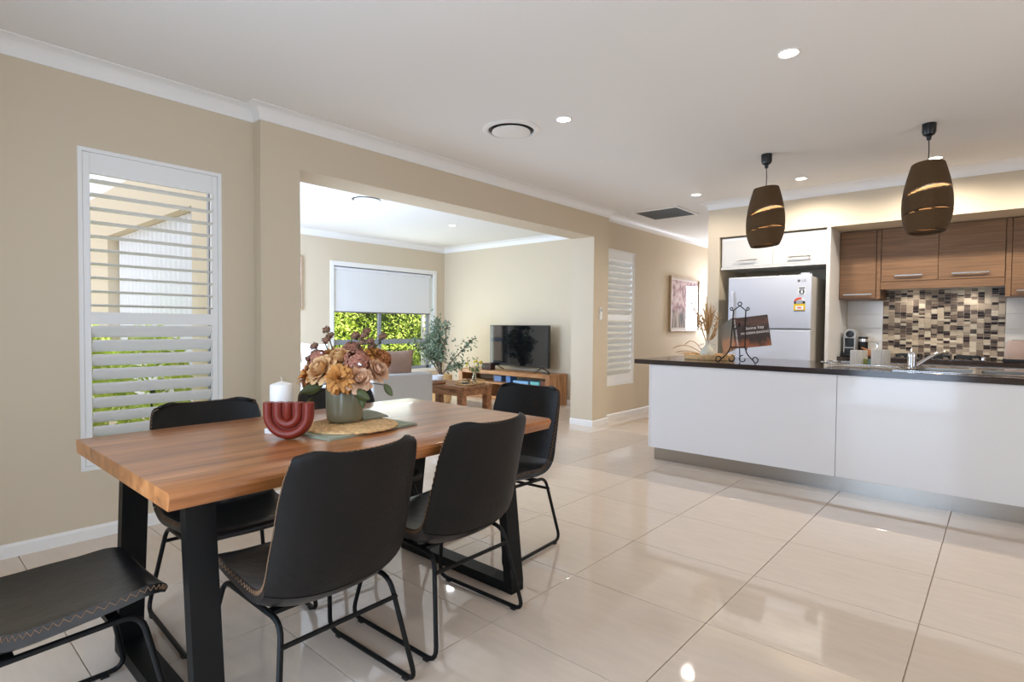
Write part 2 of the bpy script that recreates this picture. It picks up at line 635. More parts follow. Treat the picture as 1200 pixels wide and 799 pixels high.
# plantation shutters
def shutter(name, x, y0, y1, z0, z1, stile, zt, zm0, zm1, zb, up_tilt, low_tilt, label, n_up, n_low):
    b = B()
    f = 0.022
    b.box(x - 0.05, x - 0.004, y0, y0 + f, z0, z1)
    b.box(x - 0.05, x - 0.004, y1 - f, y1, z0, z1)
    b.box(x - 0.05, x - 0.004, y0 + f, y1 - f, z1 - f, z1)
    b.box(x - 0.05, x - 0.004, y0 + f, y1 - f, z0, z0 + f)
    o = struct(name, b, m_shutter, label)
    p = B()
    p.box(x - 0.042, x - 0.012, y0 + f + 0.001, y0 + stile, z0 + f + 0.001, z1 - f - 0.001, 0.002, 1)
    p.box(x - 0.042, x - 0.012, y1 - stile, y1 - f - 0.001, z0 + f + 0.001, z1 - f - 0.001, 0.002, 1)
    for a, c in ((zt, z1 - f - 0.001), (zm0, zm1), (z0 + f + 0.001, zb)):
        p.box(x - 0.042, x - 0.012, y0 + stile, y1 - stile, a, c)
    obj('shutter_panel', p, m_shutter, o)
    L = y1 - y0 - 2 * stile - 0.004
    sec = [(0.0445 * math.cos(t), 0.0058 * math.sin(t)) for t in [2 * math.pi * k / 12 for k in range(12)]]
    me = None
    for lo, hi, n, tilt in ((zm1, zt, n_up, up_tilt), (zb, zm0, n_low, low_tilt)):
        for k in range(n):
            z = lo + (hi - lo) * (k + 0.5) / n
            if me is None:
                lb = B().prism(sec, 'y', 0, L)
                t = obj('louvre_blade', lb, m_shutter, o, 40)
                me = t.data
            else:
                t = link('louvre_blade', me, o)
            t.location = (x - 0.028, y0 + stile + 0.002, z)
            t.rotation_euler = (0, tilt, 0)
    return o


shutter('window_1', XL, W1[0], W1[1], W1[2], W1[3], 0.057, 1.985, 1.168, 1.235, 0.46, R(-3), R(-49), 'white plantation shutter beside the dining table', 10, 9)
shutter('window_2', XH, W2[0], W2[1], W2[2], W2[3], 0.062, 2.035, 1.262, 1.325, 0.55, R(-42), R(-42), 'white plantation shutter in the hallway', 9, 9)
# glass behind the dining shutter
b = B().box(XL - 0.15, XL - 0.12, W1[0], W1[0] + 0.035, W1[2], W1[3]).box(XL - 0.15, XL - 0.12, W1[1] - 0.035, W1[1], W1[2], W1[3])
b.box(XL - 0.15, XL - 0.12, W1[0], W1[1], W1[2], W1[2] + 0.04).box(XL - 0.15, XL - 0.12, W1[0], W1[1], W1[3] - 0.04, W1[3]).box(XL - 0.15, XL - 0.12, W1[0], W1[1], 1.17, 1.21)
o = struct('window_3', b, m_alu, 'aluminium window behind the dining shutter')
obj('pane', B().box(XL - 0.137, XL - 0.133, W1[0] + 0.03, W1[1] - 0.03, W1[2] + 0.03, W1[3] - 0.03), m_glass, o)

# living room window with roller blind
y0, y1, z0, z1 = W3
b = B()
for a in ((y0, y0 + 0.06), (y1 - 0.06, y1)):
    b.box(XW - 0.12, XW + 0.012, a[0], a[1], z0, z1)
b.box(XW - 0.12, XW + 0.012, y0 + 0.06, y1 - 0.06, z1 - 0.07, z1).box(XW - 0.12, XW + 0.012, y0 + 0.06, y1 - 0.06, z0, z0 + 0.05)
win = struct('window_4', b, m_white, 'wide living room window with white surround')
b = B()
x0, x1 = XW - 0.10, XW - 0.06
ym = 5.53
for a in (y0 + 0.06, ym - 0.03, y1 - 0.17):
    b.box(x0, x1, a, a + 0.05, z0 + 0.05, z1 - 0.07)
b.box(x0, x1, y0 + 0.06, y1 - 0.06, 0.855, 0.935).box(x0, x1, y0 + 0.06, y1 - 0.06, z0 + 0.05, z0 + 0.1).box(x0, x1, y0 + 0.06, y1 - 0.06, z1 - 0.12, z1 - 0.07)
obj('window_frame', b, m_alu, win)
for (a, c) in ((y0 + 0.11, ym - 0.03), (ym + 0.02, y1 - 0.17)):
    for (d, e) in ((z0 + 0.1, 0.855), (0.935, z1 - 0.12)):
        obj('pane', B().box(XW - 0.082, XW - 0.078, a, c, d, e), m_glass, win)
bl = thing('roller_blind', 'off white roller blind half lowered over the living room window', 'blind', (XW - 0.03, 0, 0))
obj('fabric', B().box(-0.002, 0.002, 4.66, 6.56, 1.375, 2.03), m_blind, bl)
obj('bottom_rail', B().tube([(0, 4.66, 1.372), (0, 6.56, 1.372)], 0.011, 8), m_alum_dark, bl, 40)
obj('roller_tube', B().tube([(0.0, 4.64, 2.045), (0.0, 6.58, 2.045)], 0.024, 14), m_whitefab, bl, 40)
obj('chain', B().tube([(0.02, 6.572, 2.04), (0.022, 6.575, 0.9)], 0.003, 6), m_white, bl)

# added living front window for the side light, the sliding door behind the photographer, and the family room window
for nm, kind, a, c, d, e, pl, lab in (('added_window_5', 'y', -7.2, -4.8, 0.4, 2.1, YF - 0.1, 'added living room front window'),
                                      ('door_1', 'y', -2.3, -0.4, 0.0, 2.1, YBK - 0.12, 'glazed sliding door behind the dining table'),
                                      ('window_7', 'y', -3.45, -3.12, 1.08, 1.95, YE + 0.1, 'narrow window at the end of the hallway'),
                                      ('window_6', 'x', 0.5, 3.9, 0.4, 2.15, XR + 0.1, 'family room window')):
    b, g = B(), B()
    mid = (a + c) / 2
    for (p, q) in ((a, a + 0.05), (mid - 0.03, mid + 0.03), (c - 0.05, c)):
        b.box(p, q, pl - 0.03, pl + 0.03, d, e) if kind == 'y' else b.box(pl - 0.03, pl + 0.03, p, q, d, e)
    for (p, q) in ((d, d + 0.05), (e - 0.05, e)):
        b.box(a, c, pl - 0.03, pl + 0.03, p, q) if kind == 'y' else b.box(pl - 0.03, pl + 0.03, a, c, p, q)
    o = struct(nm, b, m_alu, lab)
    g.box(a + 0.04, c - 0.04, pl - 0.003, pl + 0.003, d + 0.04, e - 0.04) if kind == 'y' else g.box(pl - 0.003, pl + 0.003, a + 0.04, c - 0.04, d + 0.04, e - 0.04)
    obj('pane', g, m_glass, o)

sc_ = thing('added_sheer', 'added white curtain closed over the added living room window', 'curtain', (-6.0, YF - 0.17, 0))  # added to whiten the window as viewed through the dining shutter
obj('fabric', B().surf(lambda u, v: (-1.18 + 2.36 * u, 0.02 * math.sin(u * 120), 0.41 + 1.68 * v), 160, 2, 0.002), m_whitefab, sc_, 60)
obj('curtain_rail', B().tube([(-1.19, 0, 2.092), (1.19, 0, 2.092)], 0.007, 8), m_white, sc_)

# ------------------------------------------------------------------ outdoors
m_ground = M('outdoor_paving', (150, 146, 138), 0.9, var=0.1)
m_render = M('pale_neighbour_render', (226, 208, 190), 0.9)
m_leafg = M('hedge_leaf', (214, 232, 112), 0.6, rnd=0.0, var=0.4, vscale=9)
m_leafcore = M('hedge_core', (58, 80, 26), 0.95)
struct('ground', B().box(-16, XL - 0.25, -6, 14, -0.3, -0.13), m_ground, 'paved ground outside the windows')


def leaf_cloud(name, mats, n, fn, size, seed, parent=None):
    rnd = random.Random(seed)
    vs_, fs_ = [], []
    for k in range(n):
        p = Vector(fn(rnd))
        a = Vector((rnd.gauss(0, 1), rnd.gauss(0, 1), rnd.gauss(0, 1))).normalized()
        bb = a.orthogonal().normalized()
        q = Matrix.Rotation(rnd.random() * 6.28, 3, a)
        bb = q @ bb
        cc = a.cross(bb)
        L = size * rnd.uniform(0.6, 1.3)
        i = len(vs_)
        vs_ += [p - bb * L, p + cc * L * 0.42 + a * L * 0.12, p + bb * L, p - cc * L * 0.42 + a * L * 0.12]
        fs_.append((i, i + 1, i + 2, i + 3))
    me = bpy.data.meshes.new(name)
    me.from_pydata(vs_, [], fs_)
    for mt in mats: me.materials.append(mt)
    o = bpy.data.objects.new(name, me)
    COL.objects.link(o)
    if parent: o.parent = parent
    return o


hedge = thing('hedge', 'tall sunlit green hedge outside the living room window', 'hedge', (-10.2, 7.5, -0.13))


def hb(rnd):
    y = rnd.uniform(-3.2, 5.4)
    z = rnd.uniform(0.0, 3.4)
    d = 0.32 + 0.11 * math.sin(y * 3.1 + 1.3 * math.sin(z * 2.1)) + 0.10 * math.sin(z * 4.3 + y * 1.7)
    return (d + rnd.gauss(0, 0.07), y, z)


ho = leaf_cloud('foliage', [m_leafg], 30000, hb, 0.042, 3, hedge)
ho['kind'] = 'stuff'
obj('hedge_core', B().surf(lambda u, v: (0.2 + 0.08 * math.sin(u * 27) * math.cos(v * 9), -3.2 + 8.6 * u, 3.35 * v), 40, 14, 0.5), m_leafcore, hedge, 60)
fence = thing('slat_fence', 'white horizontal slat fence beside the hedge outside', 'fence', (-9.2, 7.62, -0.13))
for k in range(11):
    obj('slat', B().box(-0.012, 0.012, -0.02, 1.7, 0.12 + k * 0.14, 0.21 + k * 0.14), m_white, fence)
for yy in (0.0, 0.85, 1.64):
    obj('post', B().box(-0.06, -0.015, yy, yy + 0.05, 0, 1.7), m_white, fence)
for k, (sx, sy, sr) in enumerate(((-4.35, 0.78, 0.30), (-4.45, 1.27, 0.30), (-5.6, 1.1, 0.38), (-7.3, 1.15, 0.4))):
    sh = thing('garden_shrub', ['small green shrub just outside the dining shutter', 'second green shrub outside the dining shutter', 'third green shrub along the outer wall', 'far green shrub at the corner of the outer wall'][k], 'shrub', (sx, sy, -0.13), 0, 'shrubs outside the dining shutter')

    def sb(rnd, r=sr):
        d = Vector((rnd.gauss(0, 1), rnd.gauss(0, 1), rnd.gauss(0, 1))).normalized() * rnd.uniform(0.75, 1.0)
        return (d.x * r, d.y * r * 0.8, 0.86 + d.z * 0.46)
    q = leaf_cloud('foliage', [m_leafg], 900, sb, 0.045, 20 + k, sh)
    q['kind'] = 'stuff'
    obj('stem', B().tube([(0, 0, 0), (0.02, 0.01, 0.5), (0, 0, 0.9)], 0.02, 6), m_leafcore, sh)
nb = thing('neighbour_wall', 'pale rendered wall of the neighbouring building outside', 'wall', (-13.0, 0, -0.13))
obj('render', B().box(-0.2, 0, -5, 3.6, 0, 3.6), m_render, nb)
obj('coping', B().box(-0.26, 0.06, -5, 3.6, 3.6, 3.7), m_white, nb)

# ------------------------------------------------------------------ dining table
ZT = 0.769
tx0, tx1, ty0, ty1 = -2.475, -1.487, 0.460, 1.977
tcx, tcy = (tx0 + tx1) / 2, (ty0 + ty1) / 2
table = thing('dining_table', 'long timber dining table with live edges and black steel frames', 'table', (tcx, tcy, 0))
nb_ = 6
wdt = (tx1 - tx0) / nb_
TH = 0.046
for k in range(nb_):
    a, c = tx0 - tcx + k * wdt, tx0 - tcx + (k + 1) * wdt
    n = 24
    b = B()

    def wav(y, s):
        return 0.008 * math.sin(y * 5.3 + s) + 0.005 * math.sin(y * 11.0 + 2 * s)
    rings = []
    for i in range(n + 1):
        y = ty0 - tcy + (ty1 - ty0) * i / n
        prof = []
        if k == nb_ - 1:
            e = c + wav(y, 0.7) - 0.004
            prof = [(a, ZT), (e - 0.012, ZT), (e - 0.003, ZT - 0.005), (e, ZT - 0.014), (e - 0.012 + 0.4 * wav(y, 2.0), ZT - TH), (a, ZT - TH)]
        elif k == 0:
            e = a + wav(y, 2.1) * 0.6 + 0.037 - 0.074 * (y - ty0 + tcy) / (ty1 - ty0)
            prof = [(e + 0.012, ZT), (c, ZT), (c, ZT - TH), (e + 0.014, ZT - TH), (e, ZT - 0.014), (e + 0.003, ZT - 0.005)]
        else:
            prof = [(a, ZT), (c, ZT), (c, ZT - TH), (a, ZT - TH)]
        rings.append([b.bm.verts.new((x, y, z)) for x, z in prof])
    for p, q in zip(rings, rings[1:]):
        for j in range(len(p)):
            b._face([p[j], p[(j + 1) % len(p)], q[(j + 1) % len(p)], q[j]])
    b._face(rings[0][::-1])
    b._face(rings[-1])
    obj('tabletop_board', b, m_table, table, 35)
for (ya, yb, lab) in ((0.551, 0.629, 'near'), (1.823, 1.901, 'far')):
    ya -= tcy; yb -= tcy
    xl, xr = -2.37 - tcx, -1.591 - tcx
    fr = B().prism([(xl, 0.0), (xr, 0.0), (xr, 0.045), (xl, 0.045)], 'y', ya, yb)
    fo = obj('leg_frame', fr, m_black, table)
    tl, tr = xl + 0.085, xr - 0.075
    for (p, q, s) in ((xl, tl, 1), (xr, tr, -1)):
        obj('table_leg', B().prism([(p, 0.045), (p + s * 0.045, 0.045), (q + s * 0.045, ZT - TH - 0.04), (q, ZT - TH - 0.04)], 'y', ya, yb), m_black, fo)
    obj('top_plate', B().prism([(tl, ZT - TH - 0.04), (tr, ZT - TH - 0.04), (tr, ZT - TH - 0.001), (tl, ZT - TH - 0.001)], 'y', ya, yb), m_black, fo)

# ------------------------------------------------------------------ dining chairs
PROF = [(0.239, 0.434), (0.243, 0.445), (0.232, 0.456), (0.19, 0.459), (0.12, 0.453), (0.04, 0.446), (-0.04, 0.441), (-0.10, 0.441), (-0.145, 0.451),
        (-0.180, 0.474), (-0.207, 0.51), (-0.228, 0.56), (-0.246, 0.62), (-0.262, 0.685), (-0.276, 0.745), (-0.288, 0.80), (-0.297, 0.84), (-0.300, 0.853)]
HW = [0.196, 0.207, 0.213, 0.219, 0.226, 0.231, 0.235, 0.238, 0.240, 0.240, 0.239, 0.236, 0.232, 0.227, 0.222, 0.215, 0.204, 0.182]
NP = len(PROF)


def cr(P, t):
    i = min(int(t), NP - 2)
    f = t - i
    p0, p1, p2, p3 = P[max(i - 1, 0)], P[i], P[i + 1], P[min(i + 2, NP - 1)]
    if not isinstance(p0, tuple): p0, p1, p2, p3 = (p0,), (p1,), (p2,), (p3,)
    return [0.5 * (2 * b + (c - a) * f + (2 * a - 5 * b + 4 * c - d) * f * f + (3 * b - a - 3 * c + d) * f ** 3) for a, b, c, d in zip(p0, p1, p2, p3)]


def shell(u, t):
    """u -1..1 across, t along the profile"""
    y, z = cr(PROF, t)
    h = cr(HW, t)[0]
    kz = max(0.0, (z - 0.45) / 0.4)
    y -= 0.030 * kz
    if z > 0.45: z = 0.45 + (z - 0.45) * 0.975
    z -= 0.032 * (1 - min(1.0, kz * 1.5))
    h *= 0.90 * (1 - kz) + 1.0 * kz
    bend = max(0.0, min(1.0, (t - 5) / 6.0))
    top = max(0.0, min(1.0, (t - 13.5) / 3.5))
    k = abs(u) ** 2.4
    fwd = 0.058 * bend * k
    up = 0.018 * (1 - bend) * k * min(1, t / 3) + 0.012 * k * math.sin(math.pi * min(1, max(0, (t - 4) / 7)))
    dip = -0.010 * top * (1 - abs(u) ** 2) - 0.024 * top * abs(u) ** 5
    return Vector((u * h, y + fwd, z + up + dip))


SPLIT = 9.3


def make_chair(label, loc, rz):
    t = thing('dining_chair', label, 'chair', loc, rz, 'charcoal dining chairs round the timber table')
    tn = lambda u, v: 1.0
    obj('seat', B().surf(lambda u, v: shell(2 * u - 1, v * SPLIT), 22, 30, -1.0, lambda u, v: 0.022 + 0.018 * v + 0.018 * (1 - (2 * u - 1) ** 4) * min(1, v * 2.0)), m_leather_seat, t, 50)
    obj('backrest', B().surf(lambda u, v: shell(2 * u - 1, SPLIT + 0.02 + v * (NP - 1 - SPLIT - 0.02)), 22, 30, -1.0, lambda u, v: (0.027 + 0.018 * (1 - (2 * u - 1) ** 4)) * (1 - v) ** 1.6 + 0.013), m_leather, t, 50)
    # zigzag stitching on both side edges
    st = B()
    for s in (-1, 1):
        pts = []
        n = 100
        for i in range(n + 1):
            tt = 0.8 + (NP - 1 - 1.1) * i / n
            p = shell(s * 0.997, tt)
            e = shell(s, tt)
            du = (shell(s, tt) - shell(s * 0.95, tt)).normalized()
            dt = (shell(s, min(tt + 0.05, NP - 1)) - shell(s, max(tt - 0.05, 0))).normalized()
            nn = du.cross(dt) * s
            off = 0.004 + (0.012 if i % 2 else 0.0)
            out = e + du * 0.0022 + nn * off
            pts.append(out)
        st.tube(pts, 0.0013, 4)
    # top edge
    pts = []
    for i in range(41):
        u = -0.93 + 1.86 * i / 40
        p = shell(u, NP - 1)
        pts.append(p + Vector((0, -0.002 - (0.007 if i % 2 else 0), 0.001)))
    st.tube(pts, 0.0012, 4)
    obj('stitching', st, m_thread, t)['kind'] = 'stuff'
    rr_ = 0.0085
    for s in (-1, 1):
        x = s * 0.237
        xt = s * 0.185
        loop = fillet([(x, -0.252, rr_ + 0.004), (x, 0.250, rr_ + 0.004), (xt, 0.175, 0.370), (xt, -0.180, 0.356)], 0.05, 5, True)
        lg = obj('sled_leg', B().tube(loop, rr_, 10, True), m_black, t, 60)
        for yy in (-0.2, 0.19):
            obj('foot', B().box(x - 0.008, x + 0.008, yy - 0.012, yy + 0.012, 0.0, 0.008), m_blackplastic, lg)
    obj('stretcher', B().tube([(-0.198, -0.199, 0.295), (0.198, -0.199, 0.295)], 0.0075, 10), m_black, t, 60)
    obj('seat_bracket', B().box(-0.18, 0.18, -0.12, -0.09, 0.351, 0.363), m_black, t)
    obj('seat_bracket', B().box(-0.18, 0.18, 0.10, 0.13, 0.361, 0.376), m_black, t)
    return t


chair = make_chair('charcoal leather dining chair nearest the camera, seen from behind at the long side', (-1.663, 0.908, 0), R(91.5))
CH = [
    ((-1.702, 1.497, 0), R(91), 'charcoal leather dining chair seen from behind, between two others at the long side'),
    ((-2.023, 2.197, 0), R(184), 'charcoal leather dining chair at the far head of the table, facing the camera'),
    ((-1.975, 0.300, 0), R(1), 'charcoal leather dining chair at the near head, its seat empty and back cut off'),
    ((-2.33, 0.945, 0), R(-92), 'charcoal leather dining chair in front of the white shutter'),
    ((-2.43, 1.63, 0), R(-93), 'charcoal leather dining chair behind the flower vase'),
]
for l, rz, lab in CH:
    dup(chair, l, rz, lab)
# ------------------------------------------------------------------ ceiling fittings
def downlight(x, y, label, power=14, r=0.045, col=(1.0, 0.92, 0.82)):
    t = thing('downlight', label, 'light', (x, y, ZC), 0, 'recessed ceiling downlights')
    obj('trim_ring', B().lathe([(r + 0.012, 0.0), (r + 0.012, -0.004), (r + 0.004, -0.006), (r, -0.004), (r, 0.0)], 28, cap0=False, cap1=False), m_white, t, 40)
    obj('lens', B().lathe([(r, -0.0025), (0.0001, -0.0025)], 28, cap0=False, cap1=False), m_lamp, t)
    d = bpy.data.lights.new('downlight_beam', 'SPOT')
    d.energy = power
    d.spot_size = R(165)
    d.spot_blend = 0.6
    d.shadow_soft_size = 0.05
    d.color = col
    o = bpy.data.objects.new('downlight_beam', d)
    COL.objects.link(o)
    o.location = (x, y, ZC - 0.02)
    return t


DL = [(-0.853, 3.077, 'large bright downlight in the ceiling right of centre, nearest the camera', 11),
      (-2.261, 3.083, 'small downlight beside the round ceiling vent', 11),
      (-2.463, 5.72, 'downlight just below the square return air grille', 20),
      (-1.451, 5.717, 'downlight between the two pendants, by the bulkhead', 75),
      (-0.452, 5.718, 'downlight behind the cord of the right pendant', 75),
      (0.55, 5.718, 'kitchen downlight beyond the right edge', 75),
      (-2.9, 9.0, 'added hallway downlight, out of sight behind the kitchen pier', 40),  # added to brighten the hall, placed where the pier hides it
      (-2.26, 0.45, 'downlight above the near end of the dining table', 5),
      (-0.85, 0.45, 'downlight in the ceiling above the camera', 9),
      (0.55, 3.08, 'downlight over the family room, beyond the right edge', 11),
      (-5.774, 3.707, 'living room downlight beside the round living vent', 8),
      (-5.822, 5.345, 'living room downlight nearer the far corner', 8)]
for x, y, lab, pw in DL:
    downlight(x, y, lab, pw, col=(0.86, 0.93, 1.0) if (x < -5 or y > 8) else (1.0, 0.92, 0.82))

vt = thing('ceiling_vent', 'round white air diffuser in the dining ceiling', 'vent', (-2.668, 3.01, ZC))
obj('outer_ring', B().lathe([(0.205, 0), (0.205, -0.006), (0.185, -0.016), (0.165, -0.012), (0.160, 0.0)], 40, cap0=False, cap1=False), m_white, vt, 40)
obj('throat', B().lathe([(0.16, -0.0015), (0.02, -0.0015)], 40, cap0=False, cap1=False), m_blackplastic, vt)
obj('centre_disc', B().lathe([(0.02, -0.001), (0.02, -0.012), (0.136, -0.014), (0.138, -0.02), (0.128, -0.024), (0.0001, -0.026)], 40, cap0=False, cap1=False), m_white, vt, 40)
vt2 = thing('ceiling_vent', 'round white air diffuser in the living room ceiling', 'vent', (-5.338, 3.62, ZC))
for nm, pr, mt in (('outer_ring', [(0.205, 0), (0.205, -0.006), (0.185, -0.016), (0.165, -0.012), (0.160, 0.0)], m_white), ('throat', [(0.16, -0.0015), (0.02, -0.0015)], m_blackplastic),
                   ('centre_disc', [(0.02, -0.001), (0.02, -0.012), (0.136, -0.014), (0.138, -0.02), (0.128, -0.024), (0.0001, -0.026)], m_white)):
    obj(nm, B().lathe(pr, 40, cap0=False, cap1=False), mt, vt2, 40)
rg = thing('return_air_grille', 'square grey return air grille in the hall ceiling', 'vent', (-3.15, 6.41, ZC))
b = B()
gx, gy = 0.27, 0.27
for (a, c, d, e) in ((-gx - 0.03, gx + 0.03, -gy - 0.03, -gy), (-gx - 0.03, gx + 0.03, gy, gy + 0.03), (-gx - 0.03, -gx, -gy, gy), (gx, gx + 0.03, -gy, gy)):
    b.box(a, c, d, e, -0.012, 0)
obj('frame', b, m_white, rg)
obj('filter', B().box(-gx, gx, -gy, gy, -0.003, 0), m_grille, rg)
for k in range(24):
    y = -gy + (k + 0.5) * 2 * gy / 24
    obj('slat', B().box(-gx, gx, y - 0.0016, y + 0.0016, -0.010, -0.003), m_grille, rg)


# ------------------------------------------------------------------ pendants
def pendant(x, y, label, tw):
    t = thing('pendant_lamp', label, 'lamp', (x, y, 0), 0, 'corrugated cardboard pendants')
    zt, zb_ = 2.300, 1.842
    obj('ceiling_cup', B().lathe([(0.041, ZC), (0.040, ZC - 0.055), (0.033, ZC - 0.075), (0.016, ZC - 0.085), (0.012, ZC - 0.11), (0.004, ZC - 0.112)], 22), m_blackplastic, t, 40)
    obj('cord', B().tube([(0, 0, ZC - 0.11), (0.002, 0.001, ZC - 0.18), (0, 0, zt - 0.02)], 0.0032, 8), m_blackplastic, t)
    prof = [(0.0, 0.094), (0.10, 0.107), (0.22, 0.121), (0.36, 0.134), (0.5, 0.142), (0.62, 0.1445), (0.74, 0.142), (0.84, 0.134), (0.92, 0.122), (1.0, 0.106)]

    def rad(q):
        for (a, ra), (c, rc) in zip(prof, prof[1:]):
            if q <= c:
                return ra + (rc - ra) * (q - a) / (c - a)
        return prof[-1][1]
    nz, na = 150, 72
    b = B()
    bands = [(2.098, 0.026, 0.016), (1.965, 0.010, 0.012)]
    cam_a = math.atan2(-y, -x)

    def cut(z, a, i):
        for bi, (zc, tilt, w) in enumerate(bands):
            rel = a - cam_a
            zz = zc + tilt * math.sin(rel + 0.5) * 1.0
            ww = w * max(0.0, math.cos(rel * 1.0 - 0.12)) ** 0.7 if math.cos(rel) > 0 else 0.5 * w * max(0.0, math.cos(rel + math.pi)) ** 0.7
            if abs(z - zz) < (0.5 - 0.3 * bi) * ww or (abs(z - zz) < ww and i % 2): return True
        return False
    rings = {}
    for side in (0, 1):
        for i in range(nz + 1):
            q = i / nz
            z = zt + (zb_ - zt) * q
            r = rad(q) - (0.016 if side else 0) + (0.0016 if (i % 2 and not side) else 0)
            rings[side, i] = [b.bm.verts.new((r * math.cos(2 * math.pi * j / na), r * math.sin(2 * math.pi * j / na), z + 0.010 * math.sin(2 * math.pi * j / na - cam_a + tw))) for j in range(na)]
    keep = [[not cut(zt + (zb_ - zt) * (i + 0.5) / nz, 2 * math.pi * (j + 0.5) / na, i) for j in range(na)] for i in range(nz)]
    for i in range(nz):
        for j in range(na):
            if not keep[i][j]: continue
            j2 = (j + 1) % na
            b._face([rings[0, i][j], rings[0, i][j2], rings[0, i + 1][j2], rings[0, i + 1][j]])
            b._face([rings[1, i][j], rings[1, i + 1][j], rings[1, i + 1][j2], rings[1, i][j2]])
            if i == 0 or not keep[i - 1][j]: b._face([rings[0, i][j], rings[1, i][j], rings[1, i][j2], rings[0, i][j2]])
            if i == nz - 1 or not keep[i + 1][j]: b._face([rings[0, i + 1][j], rings[0, i + 1][j2], rings[1, i + 1][j2], rings[1, i + 1][j]])
    for v in [v for v in b.bm.verts if not v.link_faces]: b.bm.verts.remove(v)
    b.lathe([(0.103, zb_ + 0.004), (0.058, zb_ + 0.012), (0.056, zb_ + 0.02), (0.10, zb_ + 0.014)], 40, cap0=False, cap1=False)
    obj('shade', b, m_card, t)
    obj('lamp_holder', B().lathe([(0.094, zt - 0.002), (0.094, zt - 0.012), (0.02, zt - 0.02), (0.02, zt - 0.07)], 22), m_blackplastic, t, 40)
    obj('bulb', B().lathe([(0.012, zt - 0.07), (0.026, zt - 0.09), (0.03, zt - 0.115), (0.024, zt - 0.135), (0.002, zt - 0.142)], 16), m_bulb, t, 60)
    d = bpy.data.lights.new('pendant_glow', 'POINT')
    d.energy = 11
    d.color = (1, 0.82, 0.6)
    d.shadow_soft_size = 0.035
    o = bpy.data.objects.new('pendant_glow', d)
    COL.objects.link(o)
    o.location = (x, y, zt - 0.19)


pendant(-1.466, 4.757, 'brown corrugated cardboard pendant over the bench, left, above the fridge', 0.3)
pendant(-0.413, 4.746, 'brown corrugated cardboard pendant over the bench, right, above the timber cupboards', 1.2)

# ------------------------------------------------------------------ kitchen island
isl = thing('kitchen_island', 'long white gloss kitchen island with mirror steel kickboard', 'kitchen island', (-2.361, 4.547, 0))
IX1 = 4.4
obj('kickboard', B().box(0.035, IX1, 0.045, 0.06, 0, 0.112), m_steel, isl)
xs = [0.012, 1.474, 2.936, IX1]
for a, c in zip(xs, xs[1:]):
    obj('front_panel', B().box(a, c - 0.003, 0.0, 0.018, 0.112, 0.846, 0.0012, 1), m_gloss, isl)
obj('side_panel', B().box(0.0, 0.0115, -0.002, 0.99, 0.112, 0.846), m_gloss, isl)
obj('carcass', B().box(0.04, IX1, 0.061, 0.95, 0.0, 0.715), m_cabwhite, isl)
obj('back_panel', B().box(0.012, IX1, 0.951, 0.97, 0.0, 0.846), m_cabwhite, isl)
wt = thing('island_worktop', 'dark brown stone worktop on the white island', 'worktop', (-2.503, 4.532, 0))
sk = (2.00 - 0.06, 2.80, 0.19, 0.66)   # sink cut-out, local
b = B()
b.box(0, sk[0], 0, 1.03, 0.848, 0.888).box(sk[1], 4.55, 0, 1.03, 0.848, 0.888).box(sk[0], sk[1], 0, sk[2], 0.848, 0.888).box(sk[0], sk[1], sk[3], 1.03, 0.848, 0.888)
obj('stone_slab', b, m_stone, wt)

sink = thing('kitchen_sink', 'stainless steel sink with drainer set in the dark worktop', 'sink', (-0.13, 4.95, 0.888))
b = B()
for (a, c, d, e) in ((-0.45, 0.45, -0.26, -0.215), (-0.45, 0.45, 0.215, 0.26), (-0.45, -0.405, -0.215, 0.215), (0.405, 0.45, -0.215, 0.215), (-0.02, 0.02, -0.215, 0.215)):
    b.box(a, c, d, e, 0.0005, 0.006, 0.002, 1)
obj('rim', b, m_chrome, sink)
for (a, c) in ((-0.405, -0.02), (0.02, 0.405)):
    b = B()
    b.box(a, c, -0.215, 0.215, -0.16, -0.155).box(a, a + 0.004, -0.215, 0.215, -0.155, 0.003).box(c - 0.004, c, -0.215, 0.215, -0.155, 0.003)
    b.box(a, c, -0.215, -0.211, -0.155, 0.003).box(a, c, 0.211, 0.215, -0.155, 0.003)
    obj('bowl', b, m_steel, sink)
tap = thing('mixer_tap', 'chrome mixer tap with slanting spout at the sink', 'tap', (-0.49, 4.93, 0.888))
obj('body', B().lathe([(0.034, 0), (0.034, 0.006), (0.027, 0.012), (0.027, 0.085), (0.0275, 0.09), (0.028, 0.12), (0.022, 0.128), (0.001, 0.13)], 24), m_chrome, tap, 40)
obj('spout', B().tube(fillet([(0.02, 0.02, 0.028), (0.115, 0.10, 0.105), (0.17, 0.15, 0.128), (0.20, 0.175, 0.118)], 0.05, 6), [0.017] * 1 + [0.0135] * 13 + [0.0125], 14), m_chrome, tap, 60)
obj('spout_tip', B().tube([(0.198, 0.173, 0.119), (0.206, 0.181, 0.108)], 0.0145, 14), m_chrome, tap, 60)
obj('lever', B().tube([(-0.005, 0, 0.127), (-0.01, 0.03, 0.145)], 0.006, 8), m_chrome, tap, 60)

